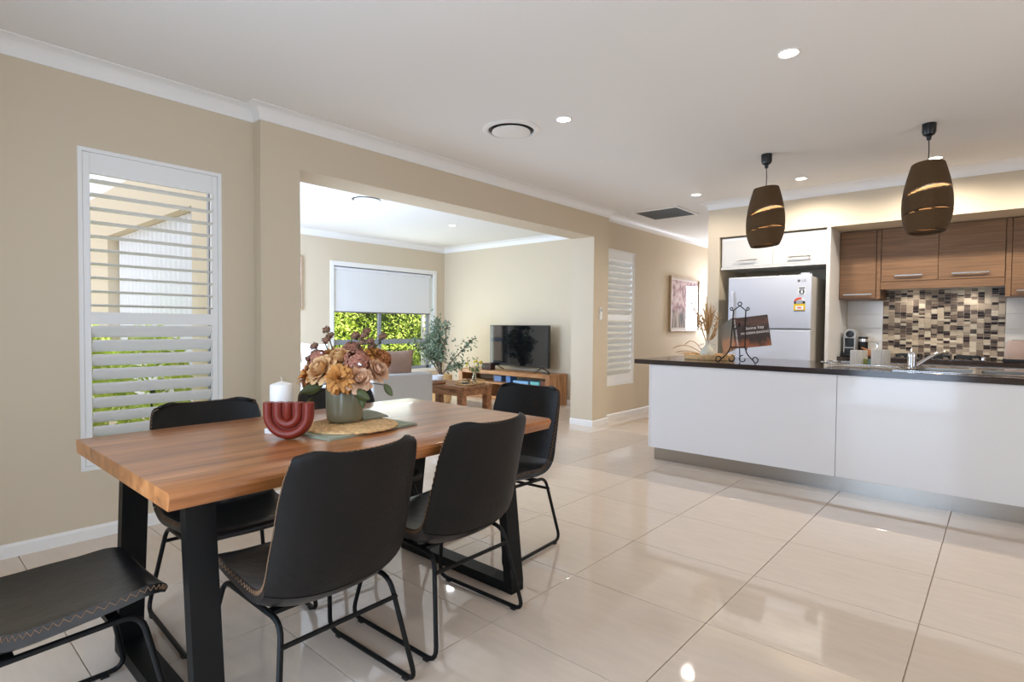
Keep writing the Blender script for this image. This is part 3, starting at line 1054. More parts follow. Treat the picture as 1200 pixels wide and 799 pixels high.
m_rib = M('ribbed_stoneware', (214, 206, 194), 0.55)
for x, y, r, hgt, lab in ((-0.855, 5.13, 0.059, 0.116, 'left ribbed white canister on the drying rack'), (-0.70, 5.06, 0.062, 0.128, 'right ribbed white canister with soap pump behind the tap')):
    cn = thing('ribbed_canister', lab, 'canister', (x, y, 0.892), 0, 'ribbed white canisters')
    b = B()
    n = 72
    rings = []
    for rr2, z, rib in ((r - 0.004, 0, 0), (r, 0.004, 1), (r, hgt - 0.004, 1), (r - 0.003, hgt, 0), (r - 0.009, hgt, 0), (r - 0.009, 0.02, 0), (0.001, 0.02, 0)):
        rings.append([b.bm.verts.new(((rr2 - (0.0045 if rib and j % 3 == 0 else 0)) * math.cos(2 * math.pi * j / n), (rr2 - (0.0045 if rib and j % 3 == 0 else 0)) * math.sin(2 * math.pi * j / n), z)) for j in range(n)])
    for p, q in zip(rings, rings[1:]):
        for j in range(n):
            b._face([p[j], p[(j + 1) % n], q[(j + 1) % n], q[j]])
    b._face(rings[0][::-1])
    obj('body', b, m_rib, cn, 30)
pm = thing('soap_pump', 'white soap pump sticking up behind the right canister', 'soap dispenser', (-0.745, 5.22, 0.889))
obj('bottle', B().lathe([(0.028, 0), (0.03, 0.004), (0.03, 0.11), (0.022, 0.125), (0.012, 0.13), (0.012, 0.145)], 18), m_white, pm, 40)
obj('pump_head', B().tube([(0, 0, 0.145), (0, 0, 0.172)], 0.005, 8).tube([(0, 0, 0.172), (0.0, -0.035, 0.168)], 0.006, 8), m_chrome, pm, 40)
for x, y, c, lab in ((-0.812, 5.10, (150, 152, 84), 'olive green sponge between the canisters'), (-0.762, 5.085, (126, 152, 136), 'pale teal sponge beside the olive one')):
    s_ = thing('sponge', lab, 'sponge', (x, y, 0.893), R(12), 'two sponges on the drying rack')
    obj('body', B().box(-0.022, 0.022, -0.014, 0.014, 0, 0.05, 0.004), M('sponge_' + lab[:4], c, 0.95, bump=0.4, bscale=250), s_)
    obj('scourer', B().box(-0.0215, 0.0215, 0.0142, 0.020, 0.001, 0.049), m_linen, s_)
rack = thing('drying_rack', 'low wire drying rack on the worktop under the canisters', 'dish rack', (-0.80, 5.0, 0.888))
b = B()
obj('rim_wire', B().tube(fillet([(-0.2, -0.15, 0.02), (0.24, -0.15, 0.02), (0.24, 0.19, 0.02), (-0.2, 0.19, 0.02)], 0.03, 4, True), 0.004, 8, True), m_chrome, rack, 60)
for k in range(34):
    x = -0.19 + 0.42 * k / 33
    obj('rib', B().tube([(x, -0.15, 0.019), (x, -0.148, 0.004), (x, 0.188, 0.004), (x, 0.19, 0.019)], 0.0018, 5), m_rib, rack)
for yy in (-0.08, 0.12):
    obj('handle', B().tube(fillet([(-0.2, yy - 0.05, 0.02), (-0.27, yy - 0.05, 0.03), (-0.27, yy + 0.05, 0.03), (-0.2, yy + 0.05, 0.02)], 0.03, 4), 0.004, 8), m_chrome, rack, 60)

# vase with dried stems, wicker tray
m_bone = M('bone_stoneware', (206, 204, 188), 0.5, var=0.04, vscale=30)
m_straw = M('dried_straw', (190, 152, 104), 0.85, var=0.25, vscale=60)
vs2 = thing('small_vase', 'small cream bottle vase with two ring handles on the island', 'vase', (-2.0, 4.945, 0.897))
obj('body', B().lathe([(0.03, 0), (0.05, 0.006), (0.063, 0.035), (0.064, 0.055), (0.052, 0.085), (0.030, 0.108), (0.020, 0.125), (0.0165, 0.15), (0.019, 0.165), (0.015, 0.165), (0.013, 0.14), (0.02, 0.1), (0.001, 0.03)], 28), m_bone, vs2, 50)
for s in (-1, 1):
    obj('handle', B().tube([(s * 0.026 + s * 0.03 * math.sin(t), s * 0.022 + 0.022 * s * math.sin(t), 0.088 + 0.022 * (1 - math.cos(t)) * 1.0) for t in [math.pi * k / 10 for k in range(11)]], 0.0045, 8), m_bone, vs2, 60)
STEMS = [(-0.145, 0.03, 0.50, 'drooping dried plume on the left of the small vase', 1), (-0.085, 0.0, 0.40, 'dried plume second from the left in the small vase', 1), (-0.01, -0.02, 0.56, 'tallest dried leaf stem in the small vase', 0),
         (0.035, 0.03, 0.48, 'dried leaf stem right of the tallest one', 0), (0.085, 0.05, 0.40, 'dried plume on the right of the small vase', 1), (0.07, 0.08, 0.29, 'short dried stem leaning right in the small vase', 0), (-0.04, 0.04, 0.45, 'thin dried leaf stem behind the tallest one', 0)]
rnd = random.Random(5)
for dx, dy, hz, lab, kind in STEMS:
    st = thing('dried_stem', lab, 'dried flower', (-2.0, 4.945, 0.897), 0, 'dried stems in the small vase')
    dx2, dy2 = dx * 0.75 + dy * 0.5, dx * 0.66 - dy * 0.6
    path = [Vector((0, 0, 0.04)), Vector((dx2 * 0.12, dy2 * 0.12, 0.165)), Vector((dx2 * 0.5, dy2 * 0.5, hz * 0.6)), Vector((dx2, dy2, hz))]
    path = fillet(path, 0.1, 4)
    obj('stalk', B().tube(path, 0.0028, 6), m_straw, st, 60)
    b = B()
    if kind:
        for k in range(46):
            f = rnd.uniform(0.55, 1.0)
            p = path[-1].lerp(path[len(path) // 2], (1 - f) * 1.6) + Vector((rnd.gauss(0, 0.013), rnd.gauss(0, 0.013), rnd.gauss(0, 0.014)))
            b.ball(p, rnd.uniform(0.004, 0.008), 4)
    else:
        for k in range(5):
            f = 0.45 + 0.13 * k
            i = min(int(f * (len(path) - 1)), len(path) - 2)
            p = path[i]
            q = path[-1] + Vector((rnd.gauss(0, 0.02), rnd.gauss(0, 0.02), rnd.uniform(-0.06, 0.03)))
            d = (q - p).normalized()
            sd = d.orthogonal().normalized() * 0.008
            mid = p.lerp(q, 0.5) + sd * rnd.uniform(-1, 1)
            b.tube([p, p.lerp(mid, 0.5), mid, q], [0.001, 0.008, 0.007, 0.001], 5)
    obj('seed_head' if kind else 'dry_leaf', b, m_straw, st, 60)['kind'] = 'stuff'
tr = thing('wicker_tray', 'round brown wicker tray under the small vase', 'tray', (-2.02, 5.03, 0.888))
b = B()
for k in range(13):
    r0 = 0.016 + 0.0145 * k
    b.tube([(r0 * math.cos(t), r0 * math.sin(t), 0.004) for t in [2 * math.pi * j / 36 for j in range(36)]], 0.0045, 5, True)
obj('woven_base', b, m_rattan, tr, 60)['kind'] = 'stuff'
b = B()
for k in range(4):
    r0 = 0.205 + 0.004 * k
    b.tube([(r0 * math.cos(t), r0 * math.sin(t), 0.008 + 0.011 * k) for t in [2 * math.pi * j / 40 for j in range(40)]], 0.0065, 6, True)
obj('woven_rim', b, m_rattan, tr, 60)['kind'] = 'stuff'
for k, (a, l, hz) in enumerate(((2.6, 0.30, 0.10), (2.9, 0.27, 0.05), (2.3, 0.22, 0.14), (3.2, 0.26, 0.035))):
    t = thing('straw_strand', ['long dry straw arching left off the wicker tray', 'dry straw lying low over the tray rim', 'short dry straw rising from the tray', 'lowest dry straw left of the vase'][k], 'dried flower', (-2.05, 5.03, 0.90), 0, 'loose straws on the wicker tray')
    ca2, sa2 = math.cos(a + 0.75), math.sin(a + 0.75)
    obj('blade', B().tube([(ca2 * l * f, sa2 * l * f, 0.01 + hz * math.sin(f * 2.4)) for f in [i / 8 for i in range(9)]], [0.002] + [0.0042] * 7 + [0.001], 6), m_straw, t, 60)

# iron easel with open cookbook
m_iron = M('black_wrought_iron', (30, 26, 26), 0.5, metal=0.6)
EA = R(14)
ez = thing('book_easel', 'black wrought iron easel holding the open cookbook', 'easel', (-1.66, 4.76, 0.888), EA)


def scroll(c, r, a0, turns, n=14, s=1):
    return [(c[0] + r * (1 - 0.55 * i / n) * math.cos(a0 + s * turns * 2 * math.pi * i / n), c[1], c[2] + r * (1 - 0.55 * i / n) * math.sin(a0 + s * turns * 2 * math.pi * i / n)) for i in range(n + 1)]


for s in (-1, 1):
    up = [(s * 0.055, -0.075, 0.13), (s * 0.05, -0.02, 0.30), (s * 0.048, 0.03, 0.435)]
    obj('upright', B().tube(up, 0.0048, 8), m_iron, ez, 60)
    obj('front_leg', B().tube(fillet([(s * 0.055, -0.075, 0.13), (s * 0.075, -0.115, 0.075), (s * 0.12, -0.14, 0.03), (s * 0.14, -0.15, 0.006)], 0.03, 4), 0.0048, 8), m_iron, ez, 60)
    obj('foot_scroll', B().tube([(p[0], p[1], p[2]) for p in scroll((s * 0.135, -0.15, 0.035), 0.03, -math.pi / 2, 0.75, 14, s)], 0.0045, 8), m_iron, ez, 60)
    obj('book_hook', B().tube(fillet([(s * 0.05, -0.065, 0.13), (s * 0.055, 0.05, 0.105), (s * 0.055, 0.095, 0.105), (s * 0.055, 0.10, 0.14)], 0.02, 4), 0.0045, 8), m_iron, ez, 60)
    obj('leg_curl', B().tube([(p[0], p[1], p[2]) for p in scroll((s * 0.045, -0.12, 0.035), 0.032, math.pi / 2, 0.8, 14, s)], 0.0042, 8), m_iron, ez, 60)
    obj('top_scroll', B().tube([(s * 0.048, 0.03, 0.435), (s * 0.062, 0.032, 0.436)] + [(p[0], 0.032, p[2]) for p in scroll((s * 0.062, 0.032, 0.450), 0.014, -math.pi / 2, 0.95, 14, s)], 0.0042, 8), m_iron, ez, 60)
    obj('top_brace', B().tube([(s * 0.048, 0.03, 0.435), (0, 0.035, 0.475)], 0.0042, 8), m_iron, ez, 60)
obj('finial_ring', B().tube([(0.015 * math.cos(t), 0.035, 0.490 + 0.015 * math.sin(t)) for t in [2 * math.pi * k / 16 for k in range(16)]], 0.0042, 8, True), m_iron, ez, 60)
obj('crossbar', B().tube([(-0.055, -0.075, 0.13), (0.055, -0.075, 0.13)], 0.0045, 8), m_iron, ez, 60)
obj('back_leg', B().tube([(0, 0.0, 0.33), (0.0, 0.13, 0.006)], 0.0045, 8), m_iron, ez, 60)


def cover_mat(name, dark=False):
    mt = bpy.data.materials.new(name)
    mt.use_nodes = True
    nt = mt.node_tree
    p = nt.nodes['Principled BSDF']
    p.inputs['Roughness'].default_value = 0.35
    tc = nt.nodes.new('ShaderNodeTexCoord')
    sp = nt.nodes.new('ShaderNodeSeparateXYZ')
    nt.links.new(tc.outputs['Object'], sp.inputs[0])
    nz = nt.nodes.new('ShaderNodeTexNoise')
    nz.inputs['Scale'].default_value = 9
    nz.inputs['Distortion'].default_value = 1.5
    nt.links.new(tc.outputs['Object'], nz.inputs['Vector'])
    ad = nt.nodes.new('ShaderNodeMath')
    ad.operation = 'MULTIPLY_ADD'
    ad.inputs[1].default_value = 0.16
    nt.links.new(nz.outputs['Fac'], ad.inputs[0])
    nt.links.new(sp.outputs['Z'], ad.inputs[2])
    cr_ = nt.nodes.new('ShaderNodeValToRGB')
    cr_.color_ramp.elements[0].position = 0.0
    e = cr_.color_ramp.elements
    cols = [(0.05, (150, 104, 74)), (0.12, (150, 84, 52)), (0.17, (52, 34, 28)), (0.25, (44, 32, 30)), (0.31, (96, 62, 50)), (0.36, (38, 28, 30))]
    if dark: cols = [(0.05, (176, 112, 70)), (0.13, (170, 104, 66)), (0.18, (108, 92, 78)), (0.3, (98, 92, 84)), (0.4, (74, 78, 78))]
    e[0].position, e[0].color = cols[0][0], lin(cols[0][1])
    e[1].position, e[1].color = cols[-1][0], lin(cols[-1][1])
    for q, c in cols[1:-1]:
        k = e.new(q)
        k.color = lin(c)
    nt.links.new(ad.outputs[0], cr_.inputs[0])
    nt.links.new(cr_.outputs[0], p.inputs['Base Color'])
    return mt


m_pages = M('book_pages', (224, 220, 212), 0.9)
m_ink = M('white_cover_lettering', (236, 232, 226), 0.6)
bk = thing('cookbook', 'open cookbook with dark brown cover standing on the iron easel', 'book', (-1.66, 4.76, 0.995), EA)
lean = Matrix.Rotation(R(-9), 4, 'Y') @ Matrix.Rotation(R(-14), 4, 'X')
BH, BW = 0.262, 0.235
for s, an, mt in ((1, R(6), cover_mat('front_cover_print')), (-1, R(58), cover_mat('back_cover_print', True))):
    hinge = Matrix.Translation((s * 0.02, -0.035, 0.012)) @ lean @ Matrix.Rotation(s * an, 4, 'Z')
    b = B().box(0, s * BW, -0.002, 0.002, 0, BH).xform(hinge)
    obj('front_cover' if s > 0 else 'back_cover', b, mt, bk)['label'] = 'dark printed front cover' if s > 0 else 'grey and tan back cover'
    obj('pages', B().box(s * 0.002, s * (BW - 0.006), 0.0025, 0.018, 0.004, BH - 0.004).xform(hinge), m_pages, bk)
    if s > 0:
        face = hinge @ Matrix.Translation((BW * 0.52, -0.0026, 0)) @ Matrix.Rotation(R(90), 4, 'X')
        obj('title_lettering', text_bm('donna hay', 0.036, face @ Matrix.Translation((0, BH * 0.62, 0)), 0.0003), m_ink, bk)
        obj('subtitle_lettering', text_bm('MODERN BAKING', 0.0265, face @ Matrix.Translation((0, BH * 0.46, 0)), 0.0003), m_ink, bk)
obj('spine', B().box(-0.02, 0.02, -0.004, 0.0, 0.0, BH).xform(Matrix.Translation((0, -0.037, 0.012)) @ lean), cover_mat('spine_print'), bk)
obj('spine_lettering', text_bm('donna hay   MODERN BAKING', 0.018, Matrix.Translation((0, -0.037, 0.012)) @ lean @ Matrix.Translation((0, -0.0045, BH / 2)) @ Matrix.Rotation(R(90), 4, 'X') @ Matrix.Rotation(R(-90), 4, 'Z'), 0.0003), m_ink, bk)

# ------------------------------------------------------------------ fridge and tall cabinetry
FY = 6.02
fr = thing('fridge', 'white top mount fridge freezer in the kitchen niche', 'fridge', (-1.818, FY, 0))
fx0, fx1 = -0.40, 0.401
obj('cabinet', B().box(fx0 + 0.004, fx1 - 0.004, 0.07, 0.76, 0.02, 1.69, 0.006), m_fridge_side, fr)
obj('freezer_door', B().box(fx0, fx1, 0.0, 0.062, 1.172, 1.707, 0.012, 3), m_fridge, fr, 40)
obj('fridge_door', B().box(fx0, fx1, 0.0, 0.062, 0.06, 1.160, 0.012, 3), m_fridge, fr, 40)
obj('hinge_cover', B().box(fx1 - 0.1, fx1 - 0.02, 0.02, 0.12, 1.708, 1.724, 0.004), m_fridge, fr)
for s, (a, c) in enumerate(((1.185, 1.56), (0.72, 1.148))):
    hd = obj('handle', B().tube(fillet([(fx0 + 0.045, 0.002, a), (fx0 + 0.045, -0.03, a + 0.02), (fx0 + 0.045, -0.03, c - 0.02), (fx0 + 0.045, 0.002, c)], 0.03, 4), 0.011, 10), m_fridge, fr, 60)
fpl = Matrix.Rotation(R(90), 4, 'X')
m_ink2 = M('grey_logo_ink', (96, 92, 96), 0.5)
m_st_y = M('yellow_sticker', (238, 196, 32), 0.5)
m_st_r = M('orange_red_sticker', (222, 84, 50), 0.5)
m_st_b = M('black_sticker', (40, 40, 42), 0.5)
m_st_w = M('white_sticker', (238, 236, 232), 0.5)
m_st_g = M('grey_sticker', (160, 166, 172), 0.5)
obj('logo_disc', B().lathe([(0.013, 0), (0.013, 0.0008), (0.0001, 0.0008)], 20).xform(Matrix.Translation((0.29, -0.0002, 1.645)) @ fpl), m_ink2, fr)
obj('logo_lettering', text_bm('LG', 0.034, Matrix.Translation((0.337, -0.0006, 1.645)) @ fpl, 0.0004), m_ink2, fr)
lab_ = obj('inverter_label', B().box(0.285, 0.352, -0.0012, 0, 1.505, 1.585), m_st_w, fr)
obj('label_mark', B().tube([(0.3185 + 0.021 * math.cos(t), -0.0016, 1.538 + 0.021 * math.sin(t)) for t in [2 * math.pi * k / 20 for k in range(20)]], 0.003, 5, True).box(0.30, 0.308, -0.002, -0.0012, 1.515, 1.56).box(0.33, 0.337, -0.002, -0.0012, 1.515, 1.56), m_st_b, lab_)
obj('label_heading', B().box(0.29, 0.347, -0.002, -0.0012, 1.568, 1.580), m_ink2, lab_)
en = obj('energy_label', B().box(0.248, 0.352, -0.0012, 0, 1.345, 1.42), m_st_y, fr)
en['label'] = 'yellow, black and red energy rating label'
obj('rating_arc', B().prism([(0.300 + 0.052 * math.cos(t), 1.438 + 0.045 * math.sin(t)) for t in [math.pi * k / 14 for k in range(15)]], 'y', -0.0012, 0), m_st_w, en)
obj('rating_band', B().prism([(0.300 + 0.05 * math.cos(t), 1.44 + 0.042 * math.sin(t)) for t in [math.pi * (0.35 + 0.65 * k / 10) for k in range(11)]] + [(0.300 + 0.027 * math.cos(t), 1.44 + 0.02 * math.sin(t)) for t in [math.pi * (1.0 - 0.65 * k / 10) for k in range(11)]], 'y', -0.002, -0.0012), m_st_r, en)
obj('black_band', B().box(0.250, 0.350, -0.002, 0, 1.42, 1.445), m_st_b, en)
obj('grey_panel', B().box(0.268, 0.328, -0.0026, -0.002, 1.42, 1.452), m_st_g, en)
obj('reading_panel', B().box(0.264, 0.336, -0.002, -0.0012, 1.362, 1.398), m_st_w, en)
obj('reading_mark', B().box(0.282, 0.318, -0.0025, -0.002, 1.374, 1.386), m_st_r, en)
obj('lower_band', B().box(0.248, 0.352, -0.002, -0.0012, 1.345, 1.354), m_ink2, en)

cab = thing('fridge_overhead_cabinet', 'white gloss overhead cabinet above the fridge', 'cabinet', (-1.84, YK + 0.012, 0))
m_ohead = M('white_overhead_gloss', (212, 210, 205), 0.15, spec=0.4)
obj('carcass', B().box(-0.535, 0.51, 0.02, 0.6, 1.825, 2.16), m_cabwhite, cab)
for a, c in ((-0.515, 0.006), (0.009, 0.508)):
    dr = obj('door', B().box(a, c, 0.0, 0.018, 1.84, 2.13, 0.001, 1), m_ohead, cab)
    mx = (a + c) / 2 + (0.0 if a < -0.1 else 0.01)
    obj('handle', B().tube([(mx - 0.105, -0.028, 1.905), (mx + 0.105, -0.028, 1.905)], 0.0065, 8).tube([(mx - 0.085, 0.001, 1.905), (mx - 0.085, -0.028, 1.905)], 0.0045, 6).tube([(mx + 0.085, 0.001, 1.905), (mx + 0.085, -0.028, 1.905)], 0.0045, 6), m_steel, dr, 60)
obj('under_trim', B().box(-0.535, 0.51, -0.004, 0.02, 1.815, 1.838), m_ohead, cab)
ep = thing('fridge_end_panel', 'tall white panel between the fridge and timber cupboards', 'panel', (-1.318, YK + 0.005, 0))
obj('panel', B().box(-0.012, 0.020, 0, 0.845, 0, ZS - 0.002), m_cabwhite, ep)

# timber overhead cabinets
CY = 6.63


def handle(par, x0, x1, z, y=0.0):
    obj('handle', B().box(x0, x1, y - 0.034, y - 0.024, z - 0.007, z + 0.007, 0.002, 1).box(x0 + 0.012, x0 + 0.022, y - 0.025, y + 0.001, z - 0.005, z + 0.005).box(x1 - 0.022, x1 - 0.012, y - 0.025, y + 0.001, z - 0.005, z + 0.005), m_steel, par)


c1 = thing('timber_wall_cupboard', 'timber grain wall cupboard left of the rangehood, one door', 'cupboard', (-1.338, CY, 0), 0, 'timber wall cupboards')
obj('carcass', B().box(0.04, 0.4, 0.02, 0.40, 1.478, 2.17).box(0.0, 0.042, 0, 0.40, 1.478, 2.17).box(0.368, 0.402, 0.002, 0.40, 1.478, 2.17), m_oak, c1)
d1 = obj('door', B().box(0.046, 0.362, -0.002, 0.018, 1.482, 2.165, 0.001, 1), m_oak, c1)
handle(d1, 0.085, 0.335, 1.525)
c2 = thing('rangehood_cupboard', 'timber grain double cupboard over the mosaic splashback', 'cupboard', (-0.936, CY, 0), 0, 'timber wall cupboards')
obj('carcass', B().box(0, 0.936, 0.02, 0.40, 1.613, 2.17), m_oak, c2)
for a, c, h0, h1 in ((0.006, 0.456, 0.12, 0.34), (0.461, 0.932, 0.56, 0.83)):
    d = obj('door', B().box(a, c, -0.002, 0.018, 1.648, 2.168, 0.001, 1), m_oak, c2)
    handle(d, h0, h1, 1.70)
obj('hood_rail', B().box(0.004, 0.934, -0.002, 0.018, 1.570, 1.644, 0.001, 1), m_oak, c2)
obj('hood_filter', B().box(0.02, 0.92, 0.03, 0.38, 1.602, 1.612), m_steel, c2)
for hx in (0.25, 0.69):  # added lamps, out of sight above the rail, to brighten the splashback
    hl = obj('added_hood_lamp', B().lathe([(0.028, 1.6015), (0.028, 1.599), (0.001, 1.599)], 18, (hx, 0.28, 0)), m_lamp, c2)
    d = bpy.data.lights.new('added_hood_beam', 'SPOT')
    d.energy, d.spot_size, d.spot_blend, d.shadow_soft_size, d.color = 6, R(150), 0.6, 0.03, (1.0, 0.93, 0.84)
    o = bpy.data.objects.new('added_hood_beam', d)
    COL.objects.link(o)
    o.location = (-0.936 + hx, CY + 0.24, 1.585)
c3 = thing('timber_wall_cupboard', 'timber grain wall cupboard right of the rangehood, cut by the frame', 'cupboard', (0.0, CY, 0), 0, 'timber wall cupboards')
obj('carcass', B().box(0.002, 0.038, 0, 0.40, 1.478, 2.17).box(0.038, 0.78, 0.02, 0.40, 1.478, 2.17), m_oak, c3)
d3 = obj('door', B().box(0.043, 0.75, -0.002, 0.018, 1.482, 2.165, 0.001, 1), m_oak, c3)
handle(d3, 0.075, 0.33, 1.525)

# rear worktop and cupboards
rb = thing('rear_base_cabinet', 'white base cupboards under the rear worktop', 'cabinet', (-1.295, 6.62, 0))
obj('carcass', B().box(0, 3.0, 0.02, 0.42, 0.1, 0.846), m_cabwhite, rb)
obj('kickboard', B().box(0, 3.0, 0.05, 0.065, 0, 0.1), m_steel, rb)
for k in range(5):
    obj('door', B().box(0.003 + k * 0.6, 0.597 + k * 0.6, 0, 0.018, 0.103, 0.838, 0.001, 1), m_gloss, rb)
rw = thing('rear_worktop', 'dark brown stone worktop along the kitchen back wall', 'worktop', (-1.297, 6.60, 0.848))
obj('stone_slab', B().box(0, 3.2, 0, 0.449, 0, 0.04), m_stone, rw)

# splashback: white tiles left and right, mosaic in the middle
SY = 7.05
for (a, c, n) in ((-1.29, -0.962, 1), (0.012, 0.9, 3)):
    wcol = (c - a) / n
    for k in range(n):
        for r in range(4):
            z0_ = 0.89 + r * 0.1475
            obj('splash_tile', B().box(a + k * wcol + 0.001, a + (k + 1) * wcol - 0.001, SY - 0.008, SY - 0.001, z0_ + 0.001, z0_ + 0.1465, 0.001, 1), m_splash, wall_kb)
mos = [M('mosaic_stone_%d' % i, c, ro, spec=0.3) for i, (c, ro) in enumerate((((196, 180, 158), 0.7), ((164, 148, 130), 0.7), ((116, 100, 88), 0.65), ((92, 80, 72), 0.65), ((46, 30, 24), 0.4), ((210, 198, 176), 0.7)))]
obj('mosaic_grout', B().box(-0.962, 0.012, SY - 0.006, SY - 0.001, 0.889, 1.60), M('pale_mosaic_grout', (200, 188, 170), 0.8), wall_kb)
rnd = random.Random(11)
NC = 19
cw = 0.972 / NC
big = []
rest = B()
b = {i: B() for i in range(6)}
mesh_cache = {}
ntile = 0
for k in range(NC):
    z = 0.89 - rnd.uniform(0, 0.03)
    while z < 1.575:
        hgt = rnd.choice((0.011, 0.011, 0.0235, 0.0235, 0.0235, 0.048, 0.048))
        c = rnd.choice((0, 0, 1, 1, 2, 3, 5)) if hgt > 0.03 else rnd.choice((0, 1, 1, 2, 2, 3, 4, 4, 4, 5))
        zz0, zz1 = max(z, 0.89), min(z + hgt, 1.575)
        if zz1 - zz0 > 0.004:
            rest.mi = c
            rest.box(-0.960 + k * cw, -0.960 + (k + 1) * cw - 0.0035, SY - 0.0095 - 0.0015 * (c == 4), SY - 0.005, zz0, zz1)
        z += hgt + 0.0035
obj('mosaic_tile', rest, mos, wall_kb)['kind'] = 'stuff'

# rear worktop objects
m_machine = M('silver_grey_plastic', (178, 178, 176), 0.3, metal=0.3)
cm = thing('coffee_machine', 'silver and black capsule coffee machine on the rear worktop', 'coffee machine', (-1.215, 6.80, 0.888))
obj('base', B().box(-0.075, 0.062, -0.06, 0.17, 0, 0.035, 0.006), m_blackplastic, cm)
obj('tower', B().box(-0.055, 0.055, 0.01, 0.17, 0.035, 0.235, 0.014), m_machine, cm, 40)
obj('head', B().prism([(0.055 * math.cos(t), 0.235 + 0.05 * math.sin(t)) for t in [math.pi * k / 14 for k in range(15)]], 'y', -0.045, 0.15), m_machine, cm, 40)
obj('front_frame', B().box(-0.055, -0.043, -0.045, 0.01, 0.03, 0.235).box(0.043, 0.055, -0.045, 0.01, 0.03, 0.235).box(-0.043, 0.043, -0.045, 0.01, 0.19, 0.235).box(-0.043, 0.043, -0.045, 0.01, 0.085, 0.095), m_machine, cm)
obj('cavity', B().box(-0.043, 0.043, -0.005, 0.009, 0.095, 0.19), m_blackplastic, cm)
obj('knob', B().lathe([(0.036, 0), (0.036, 0.02), (0.03, 0.026), (0.0001, 0.028)], 20).xform(Matrix.Translation((0.005, -0.045, 0.232)) @ Matrix.Rotation(R(90), 4, 'X')), m_blackplastic, cm, 40)
obj('drip_tray', B().box(-0.042, 0.042, -0.055, 0.0, 0.036, 0.05).box(-0.042, 0.042, -0.046, 0.0, 0.06, 0.084), m_blackplastic, cm)
obj('water_tank', B().box(-0.085, -0.06, 0.03, 0.17, 0.035, 0.25, 0.006), m_glass, cm)
fth = thing('milk_frother', 'black milk frother with steel band beside the coffee machine', 'milk frother', (-1.105, 6.84, 0.888))
obj('jug', B().lathe([(0.044, 0), (0.046, 0.006), (0.046, 0.155), (0.001, 0.155)], 24), m_blackplastic, fth, 40)
obj('steel_band', B().lathe([(0.0465, 0.155), (0.0465, 0.185), (0.001, 0.185)], 24), m_chrome, fth, 40)
obj('lid', B().lathe([(0.0445, 0.1852), (0.0445, 0.2), (0.04, 0.205), (0.001, 0.206)], 24), m_blackplastic, fth, 40)
m_board = wood('warm_bowl_wood', [(110, 64, 34), (146, 92, 52), (168, 114, 70)], (3, 3, 10), 3, 0.4)
wb = thing('wooden_pot', 'small wooden pot with a scoop handle on the rear worktop', 'pot', (-1.03, 6.76, 0.888))
obj('pot', B().lathe([(0.045, 0), (0.056, 0.01), (0.058, 0.07), (0.052, 0.078), (0.001, 0.078)], 24), m_board, wb, 40)
obj('scoop_handle', B().tube([(-0.03, 0, 0.075), (-0.075, -0.01, 0.092)], 0.010, 8), m_board, wb, 60)
ck = thing('gas_cooktop', 'steel gas cooktop with black trivets under the mosaic', 'cooktop', (-0.47, 6.84, 0.888))
obj('steel_plate', B().box(-0.36, 0.36, -0.20, 0.17, 0.0005, 0.012, 0.003, 1), m_chrome, ck)
for cx_ in (-0.235, 0.0, 0.22):
    tvt = obj('trivet', B().box(cx_ - 0.095, cx_ + 0.095, -0.16, -0.148, 0.025, 0.042).box(cx_ - 0.095, cx_ + 0.095, 0.13, 0.142, 0.025, 0.042).box(cx_ - 0.095, cx_ - 0.083, -0.16, 0.142, 0.012, 0.042).box(cx_ + 0.083, cx_ + 0.095, -0.16, 0.142, 0.012, 0.042).box(cx_ - 0.083, cx_ + 0.083, -0.015, -0.003, 0.028, 0.042), m_blackplastic, ck)
    obj('burner', B().lathe([(0.04, 0.0121), (0.04, 0.02), (0.028, 0.027), (0.001, 0.028)], 18, (cx_, -0.07, 0)), m_blackplastic, tvt, 40)
for k in range(4):
    obj('knob', B().lathe([(0.016, 0.0121), (0.015, 0.03), (0.001, 0.031)], 14, (0.335, -0.15 + 0.07 * k, 0)), m_chrome, ck, 40)
m_rose = M('champagne_metal', (206, 176, 158), 0.22, metal=0.85)
ts = thing('toaster', 'champagne metal toaster with black base at the right edge', 'toaster', (0.16, 6.76, 0.888))
prof = [(-0.145, 0.03), (-0.145, 0.15), (-0.13, 0.185), (-0.105, 0.198), (0.105, 0.198), (0.13, 0.185), (0.145, 0.15), (0.145, 0.03)]
obj('shell', B().prism(prof, 'y', -0.085, 0.085), m_rose, ts, 40)
obj('base', B().box(-0.16, 0.16, -0.092, 0.092, 0.0, 0.03, 0.006), m_blackplastic, ts)
for yy in (-0.035, 0.035):
    obj('slot', B().box(-0.1, 0.1, yy - 0.012, yy + 0.012, 0.1975, 0.1992), m_blackplastic, ts)
obj('lever', B().box(0.146, 0.165, -0.02, 0.02, 0.12, 0.135, 0.003, 1), m_blackplastic, ts)

# ------------------------------------------------------------------ hall wall fittings
pt = thing('framed_painting', 'framed pink blossom tree painting on the hallway wall', 'painting', (XH, 8.25, 1.525))
hw_, hh_ = 0.51, 0.41
m_frame = M('oak_picture_frame', (176, 150, 120), 0.5, var=0.1, vscale=20)
for (a, c, d, e) in ((-hw_, hw_, hh_ - 0.022, hh_), (-hw_, hw_, -hh_, -hh_ + 0.022), (-hw_, -hw_ + 0.022, -hh_ + 0.022, hh_ - 0.022), (hw_ - 0.022, hw_, -hh_ + 0.022, hh_ - 0.022)):
    obj('frame_side', B().box(0.001, 0.042, a, c, d, e), m_frame, pt)
obj('mount', B().box(0.001, 0.02, -hw_ + 0.022, hw_ - 0.022, -hh_ + 0.022, hh_ - 0.022), M('picture_mount', (228, 220, 214), 0.9), pt)
ma = bpy.data.materials.new('blossom_print')
ma.use_nodes = True
nt = ma.node_tree
p = nt.nodes['Principled BSDF']
p.inputs['Roughness'].default_value = 0.8
